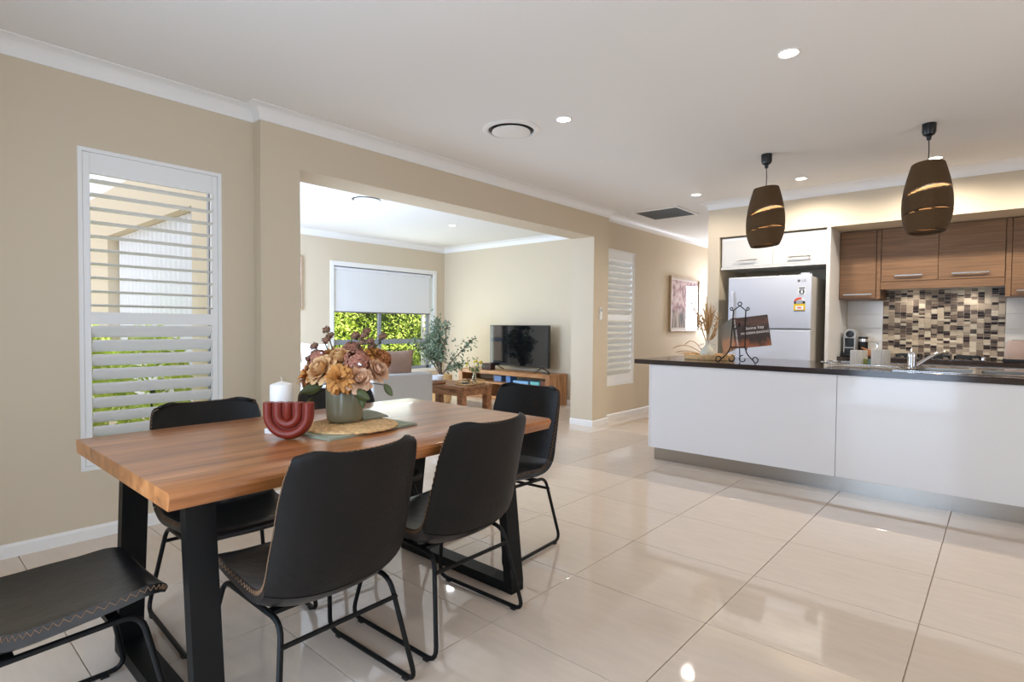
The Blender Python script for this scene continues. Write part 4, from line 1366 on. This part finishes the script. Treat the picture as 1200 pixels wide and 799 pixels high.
tc = nt.nodes.new('ShaderNodeTexCoord')
n1 = nt.nodes.new('ShaderNodeTexNoise'); n1.inputs['Scale'].default_value = 11; n1.inputs['Detail'].default_value = 7
n2 = nt.nodes.new('ShaderNodeTexNoise'); n2.inputs['Scale'].default_value = 4; n2.inputs['Detail'].default_value = 5
mp = nt.nodes.new('ShaderNodeMapping'); mp.inputs['Scale'].default_value = (1, 5, 0.6)
nt.links.new(tc.outputs['Object'], n1.inputs['Vector']); nt.links.new(tc.outputs['Object'], mp.inputs['Vector']); nt.links.new(mp.outputs['Vector'], n2.inputs['Vector'])
r1 = nt.nodes.new('ShaderNodeValToRGB'); r2 = nt.nodes.new('ShaderNodeValToRGB')
for rp, cs in ((r1, ((0.32, (92, 82, 84)), (0.45, (170, 132, 136)), (0.55, (206, 176, 178)), (0.7, (216, 206, 206)))), (r2, ((0.36, (58, 60, 66)), (0.46, (124, 118, 118)), (0.56, (178, 160, 146)), (0.7, (206, 196, 186))))):
    e = rp.color_ramp.elements
    e[0].position, e[0].color = cs[0][0], lin(cs[0][1]); e[1].position, e[1].color = cs[3][0], lin(cs[3][1])
    for q, c in cs[1:3]:
        k = e.new(q); k.color = lin(c)
nt.links.new(n1.outputs['Fac'], r1.inputs[0]); nt.links.new(n2.outputs['Fac'], r2.inputs[0])
sp = nt.nodes.new('ShaderNodeSeparateXYZ'); nt.links.new(tc.outputs['Object'], sp.inputs[0])
mr = nt.nodes.new('ShaderNodeMapRange'); mr.inputs[1].default_value = -0.16; mr.inputs[2].default_value = -0.06
nt.links.new(sp.outputs['Z'], mr.inputs[0])
mx = nt.nodes.new('ShaderNodeMix'); mx.data_type = 'RGBA'
nt.links.new(mr.outputs[0], mx.inputs[0]); nt.links.new(r2.outputs[0], mx.inputs[6]); nt.links.new(r1.outputs[0], mx.inputs[7]); nt.links.new(mx.outputs[2], p.inputs['Base Color'])
obj('print', B().box(0.02, 0.022, -hw_ + 0.055, hw_ - 0.055, -hh_ + 0.055, hh_ - 0.055), ma, pt)
obj('glazing', B().box(0.028, 0.030, -hw_ + 0.022, hw_ - 0.022, -hh_ + 0.022, hh_ - 0.022), m_glass, pt)
sw = thing('wall_controller', 'small white remote in a holder on the column', 'remote control', (XB, 5.70, 1.335))
obj('holder', B().box(0.001, 0.016, -0.028, 0.028, -0.075, 0.0, 0.003), m_white, sw)
obj('remote', B().box(0.004, 0.020, -0.023, 0.023, -0.06, 0.068, 0.005), m_white, sw)
obj('display', B().box(0.0201, 0.0207, -0.016, 0.016, 0.02, 0.055), m_st_g, sw)
pl_ = thing('framed_picture', 'narrow edge of a framed picture on the living room window wall', 'picture', (XW, 3.67, 1.776))
for (a, c, d, e) in ((-0.45, 0.45, 0.37, 0.392), (-0.45, 0.45, -0.392, -0.37), (-0.45, -0.428, -0.37, 0.37), (0.428, 0.45, -0.37, 0.37)):
    obj('frame_side', B().box(0.001, 0.035, a, c, d, e), m_frame, pl_)
obj('print', B().box(0.001, 0.015, -0.428, 0.428, -0.37, 0.37), ma, pl_)

# ------------------------------------------------------------------ living room
so = thing('sofa', 'light grey fabric sofa, its end arm facing the dining table', 'sofa', (-5.85, 3.86, 0))
obj('base', B().box(-0.84, 0.72, -0.36, 0.42, 0.08, 0.40, 0.03, 3), m_sofa, so, 50)
obj('armrest', B().box(0.70, 0.90, -0.425, 0.40, 0.05, 0.635, 0.035, 4), m_sofa, so, 50)
obj('armrest', B().box(-1.0, -0.82, -0.425, 0.40, 0.05, 0.635, 0.035, 4), m_sofa, so, 50)
obj('backrest', B().box(-0.82, 0.70, -0.43, -0.22, 0.08, 0.70, 0.04, 4), m_sofa, so, 50)
for x in (-0.44, 0.32):
    obj('seat_cushion', B().box(x - 0.375, x + 0.375, -0.2, 0.43, 0.40, 0.52, 0.035, 3), m_sofa, so, 50)
    obj('back_cushion', B().box(x - 0.375, x + 0.375, -0.23, -0.05, 0.52, 0.76, 0.05, 4), m_sofa, so, 50)
for sx in (-0.93, 0.83):
    for sy in (-0.38, 0.35):
        obj('leg', B().box(sx - 0.025, sx + 0.025, sy - 0.025, sy + 0.025, 0, 0.06), m_blackplastic, so)


def cushion(label, loc, rz, w, hgt, mt, tilt):
    t = thing('cushion', label, 'cushion', loc, rz)

    def f(side):
        def g(u, v):
            x, z = (u - 0.5) * 2, (v - 0.5) * 2
            k = (1 - x ** 4) * (1 - z ** 4)
            pin = 1 - 0.07 * (1 - abs(x)) * abs(z) ** 3
            return Vector((x * w / 2 * (1 - 0.06 * (1 - z * z)), side * 0.075 * k ** 0.6, z * hgt / 2 * (1 - 0.06 * (1 - x * x)) + hgt / 2))
        return g
    b = B()
    b.surf(f(1), 16, 16).surf(f(-1), 16, 16)
    bmesh.ops.remove_doubles(b.bm, verts=b.bm.verts, dist=0.0005)
    b.xform(Matrix.Rotation(tilt, 4, 'X'))
    obj('cover', b, mt, t, 60)
    return t


cushion('taupe square cushion leaning inside the sofa arm', (-5.17, 3.87, 0.50), R(80), 0.44, 0.40, m_brownfab, R(8))
cushion('white cushion on the sofa at the left jamb', (-6.40, 3.63, 0.525), R(4), 0.55, 0.42, m_whitefab, R(8))

ct = thing('coffee_table', 'square rustic timber coffee table with chunky legs', 'coffee table', (-5.32, 4.86, 0))
for k in range(5):
    yy = -0.27 + k * 0.108
    obj('top_board', B().box(-0.5, 0.5, yy, yy + 0.1075, 0.405, 0.44, 0.0015, 1), m_rustic, ct)
for sx in (-1, 1):
    for sy in (-1, 1):
        obj('leg', B().box(sx * 0.49, sx * 0.405, sy * 0.26, sy * 0.175, 0, 0.404, 0.003, 1), m_rustic, ct)
obj('apron', B().box(-0.404, 0.404, -0.252, -0.228, 0.325, 0.404), m_rustic, ct)
obj('apron', B().box(-0.404, 0.404, 0.228, 0.252, 0.325, 0.404), m_rustic, ct)
obj('apron', B().box(0.455, 0.479, -0.174, 0.174, 0.325, 0.404), m_rustic, ct)
obj('apron', B().box(-0.479, -0.455, -0.174, 0.174, 0.325, 0.404), m_rustic, ct)
ty_ = thing('gold_tray', 'rectangular gold wire tray on the coffee table', 'tray', (-4.99, 4.90, 0.441), R(4))
m_gold = M('brushed_gold', (206, 166, 104), 0.3, metal=0.9)
obj('base', B().box(-0.1, 0.1, -0.17, 0.17, 0, 0.006), m_rustic, ty_)
for z in (0.012, 0.052):
    obj('rail', B().tube(fillet([(-0.1, -0.17, z), (0.1, -0.17, z), (0.1, 0.17, z), (-0.1, 0.17, z)], 0.02, 3, True), 0.004, 6, True), m_gold, ty_, 60)
zig = []
for k in range(15):
    obj('strut', B().tube([(0.1, -0.165 + 0.022 * k, 0.012 if k % 2 else 0.052), (0.1, -0.143 + 0.022 * k, 0.052 if k % 2 else 0.012)], 0.0025, 5), m_gold, ty_)
vg = thing('bud_vase', 'small clear glass vase on the gold tray', 'vase', (-5.0, 4.98, 0.448))
m_cglass = M('clear_vase_glass', (235, 242, 242), 0.02, trans=1.0, ior=1.3)
obj('body', B().lathe([(0.026, 0), (0.03, 0.004), (0.032, 0.05), (0.02, 0.09), (0.018, 0.12), (0.022, 0.13), (0.019, 0.13), (0.016, 0.09), (0.028, 0.05), (0.02, 0.008)], 20), m_cglass, vg, 60)
m_stemg = M('stem_green', (92, 112, 66), 0.7)
m_yel = M('yellow_blossom', (224, 196, 62), 0.7)
for k, (dx, dy, hz, lab) in enumerate(((-0.05, -0.07, 0.25, 'sprig of yellow flowers leaning left in the bud vase'), (0.01, 0.0, 0.30, 'upright sprig of yellow flowers in the bud vase'), (0.03, 0.06, 0.27, 'sprig of yellow flowers leaning right in the bud vase'), (-0.02, 0.10, 0.22, 'low leafy sprig leaning right in the bud vase'))):
    t = thing('flower_sprig', lab, 'flower', (-5.0, 4.98, 0.448), 0, 'yellow sprigs in the bud vase')
    pth = fillet([(0, 0, 0.02), (dx * 0.1, dy * 0.1, 0.13), (dx, dy, hz)], 0.1, 5)
    obj('stalk', B().tube(pth, 0.0022, 5), m_stemg, t)
    r2_ = random.Random(30 + k)

    def lf(rn, pth=pth):
        return pth[rn.randint(5, len(pth) - 1)] + Vector((rn.gauss(0, 0.02), rn.gauss(0, 0.02), rn.gauss(0, 0.02)))
    leaf_cloud('leaves', [m_stemg], 26, lf, 0.02, 40 + k, t)['kind'] = 'stuff'
    for j in range(3 if k < 3 else 1):
        obj('blossom', B().ball(Vector(pth[-1]) + Vector((r2_.gauss(0, 0.018), r2_.gauss(0, 0.018), r2_.uniform(-0.03, 0.01))), 0.013, 6), m_yel, t, 60)
for k, yy in enumerate((-0.11, -0.04)):
    t = thing('tealight_glass', ['left clear tealight glass on the gold tray', 'right clear tealight glass on the gold tray'][k], 'candle holder', (-4.99, 4.90 + yy, 0.448), 0, 'tealight glasses on the tray')
    obj('glass', B().lathe([(0.02, 0), (0.026, 0.003), (0.028, 0.06), (0.026, 0.06), (0.023, 0.008)], 18), m_cglass, t, 60)
    obj('candle', B().lathe([(0.02, 0.009), (0.02, 0.025), (0.001, 0.025)], 14), m_wax, t, 40)
bc = thing('pot_candle', 'white bowl candle on a round wooden base on the coffee table', 'candle', (-5.34, 4.67, 0.441))
obj('wood_base', B().lathe([(0.09, 0), (0.1, 0.01), (0.1, 0.03), (0.085, 0.036), (0.001, 0.036)], 24), m_rustic, bc, 40)
obj('bowl', B().lathe([(0.05, 0.0365), (0.068, 0.05), (0.072, 0.09), (0.07, 0.11), (0.063, 0.11), (0.063, 0.09), (0.001, 0.09)], 26), m_whitefab, bc, 40)

# olive tree in a basket
ot = thing('olive_tree', 'bushy silver green olive tree in a basket by the window corner', 'plant', (-6.42, 5.68, 0))
obj('basket', B().lathe([(0.13, 0), (0.155, 0.02), (0.175, 0.2), (0.17, 0.42), (0.16, 0.43), (0.155, 0.4), (0.001, 0.4)], 26), m_rattan, ot, 40)
m_bark = M('olive_bark', (116, 98, 84), 0.9, var=0.2, vscale=40)
m_olive = M('olive_leaf', (112, 130, 104), 0.6, var=0.3, vscale=14)
rnd = random.Random(9)
tips = []
tk = B()
for k in range(13):
    a = rnd.uniform(0, 6.28)
    top = Vector((math.cos(a) * rnd.uniform(0.08, 0.36), math.sin(a) * rnd.uniform(0.06, 0.3), rnd.uniform(0.82, 1.28)))
    if k < 3: top = Vector((rnd.uniform(-0.12, 0.05), rnd.uniform(-0.08, 0.08), 1.30 - 0.03 * k))
    if k == 3: top = Vector((0.40, 0.30, 0.98))
    if k == 4: top = Vector((-0.30, -0.28, 0.95))
    if k == 5: top = Vector((0.26, 0.20, 0.60))
    st0 = Vector((rnd.uniform(-0.03, 0.03), rnd.uniform(-0.03, 0.03), 0.4))
    pth = [st0, st0.lerp(top, 0.35) + Vector((0, 0, 0.05)), st0.lerp(top, 0.7) + Vector((rnd.gauss(0, 0.03), rnd.gauss(0, 0.03), 0.02)), top]
    obj('branch', B().tube(fillet(pth, 0.1, 3), 0.0075, 6), m_bark, ot, 60)
    tips.append(pth)


def of(rn):
    pth = rn.choice(tips)
    f = rn.uniform(0.9, 2.999)
    i = int(f)
    p = pth[i].lerp(pth[i + 1], f - i)
    return p + Vector((rn.gauss(0, 0.045), rn.gauss(0, 0.045), rn.gauss(0, 0.04)))


ol = leaf_cloud('leaves', [m_olive], 1500, of, 0.034, 77, ot)
ol['kind'] = 'stuff'

# tv and tv unit
tu = thing('tv_unit', 'long low timber television unit with an open shelf', 'tv unit', (-6.75, 6.44, 0))
LU = 1.83
obj('top_board', B().box(0, LU - 0.085, 0, 0.42, 0.405, 0.465, 0.003, 1), m_tvwood_h, tu)
obj('end_block', B().box(LU - 0.084, LU, -0.005, 0.425, 0, 0.465, 0.003, 1), m_tvwood, tu)
obj('end_block', B().box(-0.085, -0.001, -0.005, 0.425, 0, 0.465, 0.003, 1), m_tvwood, tu)
obj('shelf', B().box(0, LU - 0.085, 0.01, 0.41, 0.255, 0.29), m_tvwood_h, tu)
obj('plinth', B().box(0.0, LU - 0.085, 0.03, 0.40, 0.0, 0.06), m_tvwood_h, tu)
for x in (0.55, 1.1):
    obj('divider', B().box(x, x + 0.03, 0.02, 0.4, 0.061, 0.254), m_tvwood_h, tu)
tv = thing('television', 'large black flat television on two splayed feet', 'television', (-5.708, 6.66, 0.465))
obj('bezel', B().box(-0.602, 0.602, -0.022, 0.03, 0.075, 0.722, 0.004, 1), m_blackplastic, tv)
obj('screen', B().box(-0.592, 0.592, -0.0235, -0.0222, 0.092, 0.713), m_tv, tv)
for s in (-1, 1):
    x = s * 0.47
    obj('foot', B().tube([(x, 0, 0.08), (x - 0.09 * 0.6, -0.11, 0.006)], 0.008, 8).tube([(x, 0, 0.08), (x + 0.09 * 0.6, 0.11, 0.006)], 0.008, 8), m_blackplastic, tv, 60)
rc = tag(obj('remote_control', B().box(-0.02, 0.02, -0.08, 0.08, 0, 0.018, 0.004), m_blackplastic, None, None, (-5.08, 6.55, 0.466), (0, 0, R(70))), 'black remote control by the right television foot', 'remote control')
items = [(-6.05, 0.16, 0.11, 0.09, (120, 150, 196), 'pale blue box on the television shelf', 'box'), (-5.80, 0.09, 0.16, 0.10, (92, 140, 200), 'bright blue boxed game on the television shelf', 'box'),
         (-5.52, 0.30, 0.22, 0.045, (140, 190, 232), 'flat light blue box on the television shelf', 'box'), (-5.25, 0.17, 0.2, 0.05, (120, 206, 204), 'flat turquoise box on the television shelf', 'box'), (-5.09, 0.12, 0.18, 0.07, (120, 70, 48), 'small red brown box on the television shelf', 'box')]
for x, wx, wy, hz, c, lab, cat in items:
    t = thing('storage_box', lab, cat, (x, 6.60, 0.291), 0, 'boxes on the television shelf')
    mt = M('box_card_' + lab.split()[0] + lab.split()[1], c, 0.5)
    obj('body', B().box(-wx / 2, wx / 2, -wy / 2, wy / 2, 0, hz * 0.7, 0.001, 1), mt, t)
    obj('lid', B().box(-wx / 2 - 0.002, wx / 2 + 0.002, -wy / 2 - 0.002, wy / 2 + 0.002, hz * 0.7, hz, 0.001, 1), mt, t)
db = thing('dark_console', 'dark brown box standing at the left end of the television unit', 'box', (-6.28, 6.58, 0.466), R(5))
obj('body', B().box(-0.09, 0.09, -0.06, 0.06, 0, 0.085, 0.003, 1), M('dark_brown_box', (70, 44, 42), 0.5), db)
obj('lid', B().box(-0.092, 0.092, -0.062, 0.062, 0.0852, 0.1, 0.003, 1), M('dark_brown_lid', (62, 40, 38), 0.5), db)

# ------------------------------------------------------------------ on the dining table
pm_ = thing('placemat_linen', 'folded sage green linen cloth under the rattan placemat', 'napkin', (-1.93, 1.24, 0.7692), R(95.7))
obj('lower_fold', B().box(-0.213, 0.213, -0.15, 0.15, 0, 0.004, 0.001, 1), m_linen, pm_)
obj('upper_fold', B().box(-0.210, 0.211, -0.146, 0.148, 0.0042, 0.008, 0.001, 1), m_linen, pm_)
pr = thing('rattan_placemat', 'round woven rattan placemat under the flower vase', 'placemat', (-1.928, 1.238, 0.7775))
b = B()
for k in range(20):
    r0 = 0.008 + 0.0088 * k
    n = 30 + 4 * k
    b.tube([(r0 * math.cos(2 * math.pi * j / n), r0 * math.sin(2 * math.pi * j / n), 0.004 + 0.0012 * math.sin(j * math.pi)) for j in range(n)], [0.0034 + 0.0022 * ((j // 2) % 2) for j in range(n)], 5, True)
obj('woven_coil', b, m_rattan, pr, 60)['kind'] = 'stuff'
np_ = thing('folded_napkin', 'small folded sage napkin on the placemat, right of the vase', 'napkin', (-2.044, 1.383, 0.7875), R(-8))
obj('fold', B().surf(lambda u, v: ((u - 0.5) * 0.185, (v - 0.5) * 0.115, 0.005 + 0.004 * math.sin(u * 3)), 10, 6, 0.003), m_linen, np_, 40)
obj('upper_fold', B().surf(lambda u, v: ((u - 0.5) * 0.180, (v - 0.5) * 0.110, 0.010 + 0.004 * math.sin(u * 3 + 0.4)), 10, 6, 0.003), m_linen, np_, 40)

# terracotta U shaped holder
VA = math.atan2(0.66, 0.7512)
ho_ = thing('arch_holder', 'terracotta red U shaped candle holder of three nested arches', 'candle holder', (-1.905, 0.968, 0.769), R(41))
zc_ = 0.0935
for k, rad_ in enumerate((0.0715, 0.0358, 0.0)):
    tr_ = 0.0181
    if k < 2:
        pth = [(-rad_, 0, 0.135)] + [(rad_ * math.cos(t), 0, zc_ - 0.0 + rad_ * math.sin(t)) for t in [math.pi + math.pi * i / 24 for i in range(25)]] + [(rad_, 0, 0.135)]
    else:
        pth = [(0, 0, 0.135), (0, 0, 0.082), (0, 0, 0.072), (0, 0, 0.068)]
    b = B()
    b.tube(pth, [tr_] * len(pth) if k < 2 else [tr_, tr_, 0.013, 0.006], 18)
    b.xform(Matrix.Scale(1.35, 4, (0, 1, 0)))
    o = obj('arch_tube', b, m_red, ho_, 50)
    o.location = (0, 0, -0.0035)
obj('filler', B().prism([(0.062 * math.cos(t), zc_ + 0.062 * math.sin(t)) for t in [math.pi + math.pi * i / 20 for i in range(21)]] + [(0.062, 0.128), (-0.062, 0.128)], 'y', -0.009, 0.009), m_red, ho_)
cd = thing('pillar_candle', 'white pillar candle behind the terracotta holder', 'candle', (-2.043, 1.010, 0.769), R(30))
obj('dish', B().box(-0.044, 0.044, -0.044, 0.044, 0, 0.02, 0.004), m_white, cd)
obj('wax', B().lathe([(0.0405, 0.0205), (0.0415, 0.023), (0.0415, 0.178), (0.039, 0.183), (0.02, 0.189), (0.0001, 0.195)], 30), m_wax, cd, 40)
obj('wick', B().tube([(0, 0, 0.194), (0.001, 0.001, 0.202), (-0.004, 0.0, 0.21)], 0.0013, 6), M('candle_wick', (214, 206, 196), 0.9), cd)

# sage vase and its flowers
VX, VY, VZ = -2.0, 1.253, 0.7865
vs_ = thing('flower_vase', 'sage green glazed cylinder vase holding the bouquet', 'vase', (VX, VY, VZ))
obj('body', B().lathe([(0.048, 0), (0.063, 0.003), (0.071, 0.016), (0.073, 0.035), (0.074, 0.165), (0.0725, 0.171), (0.069, 0.171), (0.067, 0.16), (0.066, 0.02), (0.0001, 0.012)], 44), m_sage, vs_, 50)

m_peach = M('peach_petal', (226, 184, 132), 0.75, var=0.12, vscale=30)
m_blush = M('blush_petal', (224, 184, 150), 0.75, var=0.12, vscale=30)
m_amber = M('amber_petal', (200, 138, 70), 0.75, var=0.25, vscale=30)
m_rust = M('rust_petal', (158, 96, 52), 0.8, var=0.2, vscale=30)
m_mauve = M('mauve_petal', (168, 112, 92), 0.8, var=0.4, vscale=45)
m_dusk = M('dry_brown_seed', (132, 98, 78), 0.9, var=0.2, vscale=60)
m_fleaf = M('olive_drab_leaf', (70, 76, 34), 0.6, var=0.25, vscale=20)
UX, UY = Vector((0.7512, 0.66, 0)), Vector((-0.66, 0.7512, 0))     # across and away, at the vase


def petal(b, c, axis, side, L, wd, openness, curl):
    """one cupped petal rooted at c: axis is the bloom's axis, side the direction it opens to"""
    side = side.normalized()
    tg = axis.cross(side).normalized()
    prev = None
    for i in range(4):
        f = i / 3
        an = openness * f + curl * f * f
        p = c + axis * (L * f * math.cos(an * 0.9)) + side * (L * 0.16 + L * f * math.sin(an * 0.9))
        ww = wd * (0.45, 0.95, 1.0, 0.55)[i]
        cup = side * (-0.25 * ww)
        row = [b.bm.verts.new(p - tg * ww + cup), b.bm.verts.new(p), b.bm.verts.new(p + tg * ww + cup)]
        if prev:
            b._face([prev[0], prev[1], row[1], row[0]])
            b._face([prev[1], prev[2], row[2], row[1]])
        prev = row


def flower(name, label, px, py, dep, mt, kind, size, seed):
    size *= 1.5 if kind == 'pod' else 1.08
    px *= 0.93
    py = py * 0.93 + 0.9
    """px,py centimetres across / up from the vase mouth centre, dep cm away from the viewer's side"""
    c = Vector((VX, VY, VZ)) + UX * (px / 100) + UY * (dep / 100) + Vector((0, 0, py / 100))
    root = Vector((VX, VY, VZ + 0.015))
    ax = (c - (root + Vector((0, 0, 0.10)))).normalized()
    ax = (ax + Vector((0, 0, 0.1)) - UY * 0.45).normalized()
    t = thing(name, label, 'flower', (VX, VY, VZ), 0, 'flowers in the sage vase')
    o0 = Vector((VX, VY, VZ))
    mouth = Vector((VX, VY, VZ + 0.165)) + (c - Vector((VX, VY, c.z))) * 0.22
    obj('stem', B().tube([root - o0 + (c - root) * 0.0 + Vector((0, 0, 0.0)), mouth - o0, c - o0 - ax * size * 0.35], 0.0026, 6), m_fleaf, t)
    rn = random.Random(seed)
    b = B()
    cc = c - o0
    e1 = ax.orthogonal().normalized()
    e2 = ax.cross(e1)
    if kind == 'peony':
        for ring, n, op in ((0, 5, 0.02), (1, 8, 0.2), (2, 11, 0.42), (3, 14, 0.66), (4, 15, 0.95), (5, 15, 1.3), (6, 13, 1.7)):
            for k in range(n):
                a = 2 * math.pi * (k + 0.5 * (ring % 2)) / n + rn.gauss(0, 0.12)
                petal(b, cc - ax * size * 0.45, ax, e1 * math.cos(a) + e2 * math.sin(a), size * rn.uniform(0.82, 1.0), size * 0.26, op + rn.gauss(0, 0.06), -0.45)
    elif kind == 'dahlia':
        for ring, n, op in ((0, 6, 0.1), (1, 9, 0.3), (2, 13, 0.55), (3, 17, 0.85), (4, 20, 1.15), (5, 22, 1.45), (6, 22, 1.75), (7, 18, 2.05)):
            for k in range(n):
                a = 2 * math.pi * (k + 0.5 * (ring % 2)) / n + rn.gauss(0, 0.08)
                petal(b, cc - ax * size * 0.25, ax, e1 * math.cos(a) + e2 * math.sin(a), size * rn.uniform(0.72, 1.05), size * 0.155, op + rn.gauss(0, 0.1), 0.25)
    elif kind == 'hydrangea':
        for k in range(170):
            d = Vector((rn.gauss(0, 1), rn.gauss(0, 1), rn.gauss(0, 1))).normalized()
            if d.dot(ax) < -0.35: continue
            p = cc + d * size * 0.8
            f1 = d.orthogonal().normalized()
            f1 = Matrix.Rotation(rn.random() * 6.28, 3, d) @ f1
            for q in range(4):
                sd = Matrix.Rotation(q * math.pi / 2, 3, d) @ f1
                petal(b, p - d * size * rn.uniform(0, 0.12), d, sd, size * 0.22, size * 0.095, 0.95, 0.4)
    elif kind == 'pod':
        for k in range(rn.choice((1, 2, 3))):
            q = cc + Vector((rn.gauss(0, 0.012), rn.gauss(0, 0.012), -0.024 * k))
            for s in range(34):
                d = Vector((rn.gauss(0, 1), rn.gauss(0, 1), rn.gauss(0, 1))).normalized()
                petal(b, q + d * size * 0.45, d, d.orthogonal(), size * 0.55, size * 0.2, 0.5, 0.3)
            b.ball(q, size * 0.62, 6)
    o = obj('seed_head' if kind == 'pod' else 'petals', b, mt, t, 70)
    o['kind'] = 'stuff'
    return t


FL = [
    ('peony', 'peach peony at the left of the bouquet', -8.2, 22.0, -6, m_peach, 'peony', 0.068, 1),
    ('peony', 'peach peony at the upper middle of the bouquet', -1.5, 26.5, -2, m_peach, 'peony', 0.064, 2),
    ('dahlia', 'large amber dahlia at the front over the vase rim', 1.2, 19.0, -10, m_amber, 'dahlia', 0.053, 3),
    ('peony', 'blush peony right of the amber dahlia', 8.6, 18.5, -8, m_blush, 'peony', 0.060, 4),
    ('peony', 'blush peony at the far right of the bouquet', 14.6, 21.5, -1, m_blush, 'peony', 0.056, 5),
    ('dahlia', 'amber dahlia at the far left edge of the bouquet', -15.0, 18.5, -1, m_amber, 'dahlia', 0.054, 6),
    ('hydrangea', 'mauve hydrangea cluster at the upper left', -12.0, 24.5, 3, m_mauve, 'hydrangea', 0.052, 7),
    ('hydrangea', 'mauve hydrangea cluster right of centre', 6.0, 25.0, -3, m_mauve, 'hydrangea', 0.056, 8),
    ('dahlia', 'rust dahlia at the upper right', 11.8, 27.0, 4, m_amber, 'dahlia', 0.050, 9),
    ('dahlia', 'rust brown dahlia at the upper left behind the peony', -7.0, 27.5, 4, m_amber, 'dahlia', 0.046, 10),
    ('hydrangea', 'rust hydrangea at the lower left', -13.0, 15.5, -3, m_rust, 'hydrangea', 0.040, 11),
    ('hydrangea', 'rust hydrangea hidden at the back right', 14.0, 25.5, 6, m_rust, 'hydrangea', 0.046, 12),
    ('hydrangea', 'mauve hydrangea at the back centre', 1.0, 29.0, 7, m_mauve, 'hydrangea', 0.046, 13),
    ('hydrangea', 'rust hydrangea low under the amber dahlia', 2.5, 15.5, -7, m_rust, 'hydrangea', 0.034, 14),
    ('scabiosa_pod', 'brown seed pods at the left, above the mauve hydrangea', -10.4, 34.5, 3, m_dusk, 'pod', 0.0135, 15),
    ('scabiosa_pod', 'topmost brown seed pod on the left', -9.2, 38.8, 4, m_dusk, 'pod', 0.0125, 16),
    ('scabiosa_pod', 'lowest brown seed pod at the far left', -14.5, 31.5, 3, m_dusk, 'pod', 0.013, 17),
    ('scabiosa_pod', 'brown seed pods left of the window mullion', 1.6, 36.5, 5, m_dusk, 'pod', 0.0135, 18),
    ('scabiosa_pod', 'arching brown seed pods at the top right', 6.0, 38.5, 5, m_dusk, 'pod', 0.0125, 19),
    ('scabiosa_pod', 'brown seed pods hanging right of the arch', 9.0, 36.5, 5, m_dusk, 'pod', 0.0135, 20),
    ('scabiosa_pod', 'single brown seed pod at the far right', 15.4, 36.0, 5, m_dusk, 'pod', 0.0135, 21),
]
for a in FL:
    flower(*a)
for k, (px, py, dep, ang, L, lab) in enumerate(((-6.5, 15.5, -8, 200, 0.085, 'green leaf at the lower left of the bouquet'), (5.5, 13.5, -10, -20, 0.085, 'green leaf over the front of the vase'), (8.5, 14.0, -9, -75, 0.075, 'broad green leaf right of the dahlia'),
                                                (16.5, 15.5, -3, -50, 0.06, 'green leaf drooping at the far right'), (-13.6, 9.5, -1, -95, 0.075, 'green leaf hanging below the left dahlia'))):
    t = thing('leaf_sprig', lab, 'leaf', (VX, VY, VZ), 0, 'leaf sprigs in the sage vase')
    c = UX * (px / 100) + UY * (dep / 100) + Vector((0, 0, py / 100))
    d = (UX * math.cos(R(ang)) + Vector((0, 0, 1)) * math.sin(R(ang)) - UY * 0.25).normalized()
    sd = d.cross(UY).normalized()
    b = B()

    def lfn(u, v, c=c, d=d, sd=sd, L=L):
        wv = 0.24 * L * math.sin(math.pi * min(0.999, v * 0.94 + 0.04)) ** 0.8
        return c + d * (L * v) + sd * ((u - 0.5) * 2 * wv) - UY * (0.10 * L * (abs(u - 0.5) * 2) ** 2 * -1 + 0.2 * L * v * v * 0.5)
    obj('blade', B().surf(lfn, 6, 10, 0.0006), m_fleaf, t, 60)
    obj('stem', B().tube([Vector((0, 0, 0.10)), Vector((0, 0, 0.165)) + (c - Vector((0, 0, c.z))) * 0.25, c + d * 0.004], 0.002, 5), m_fleaf, t)
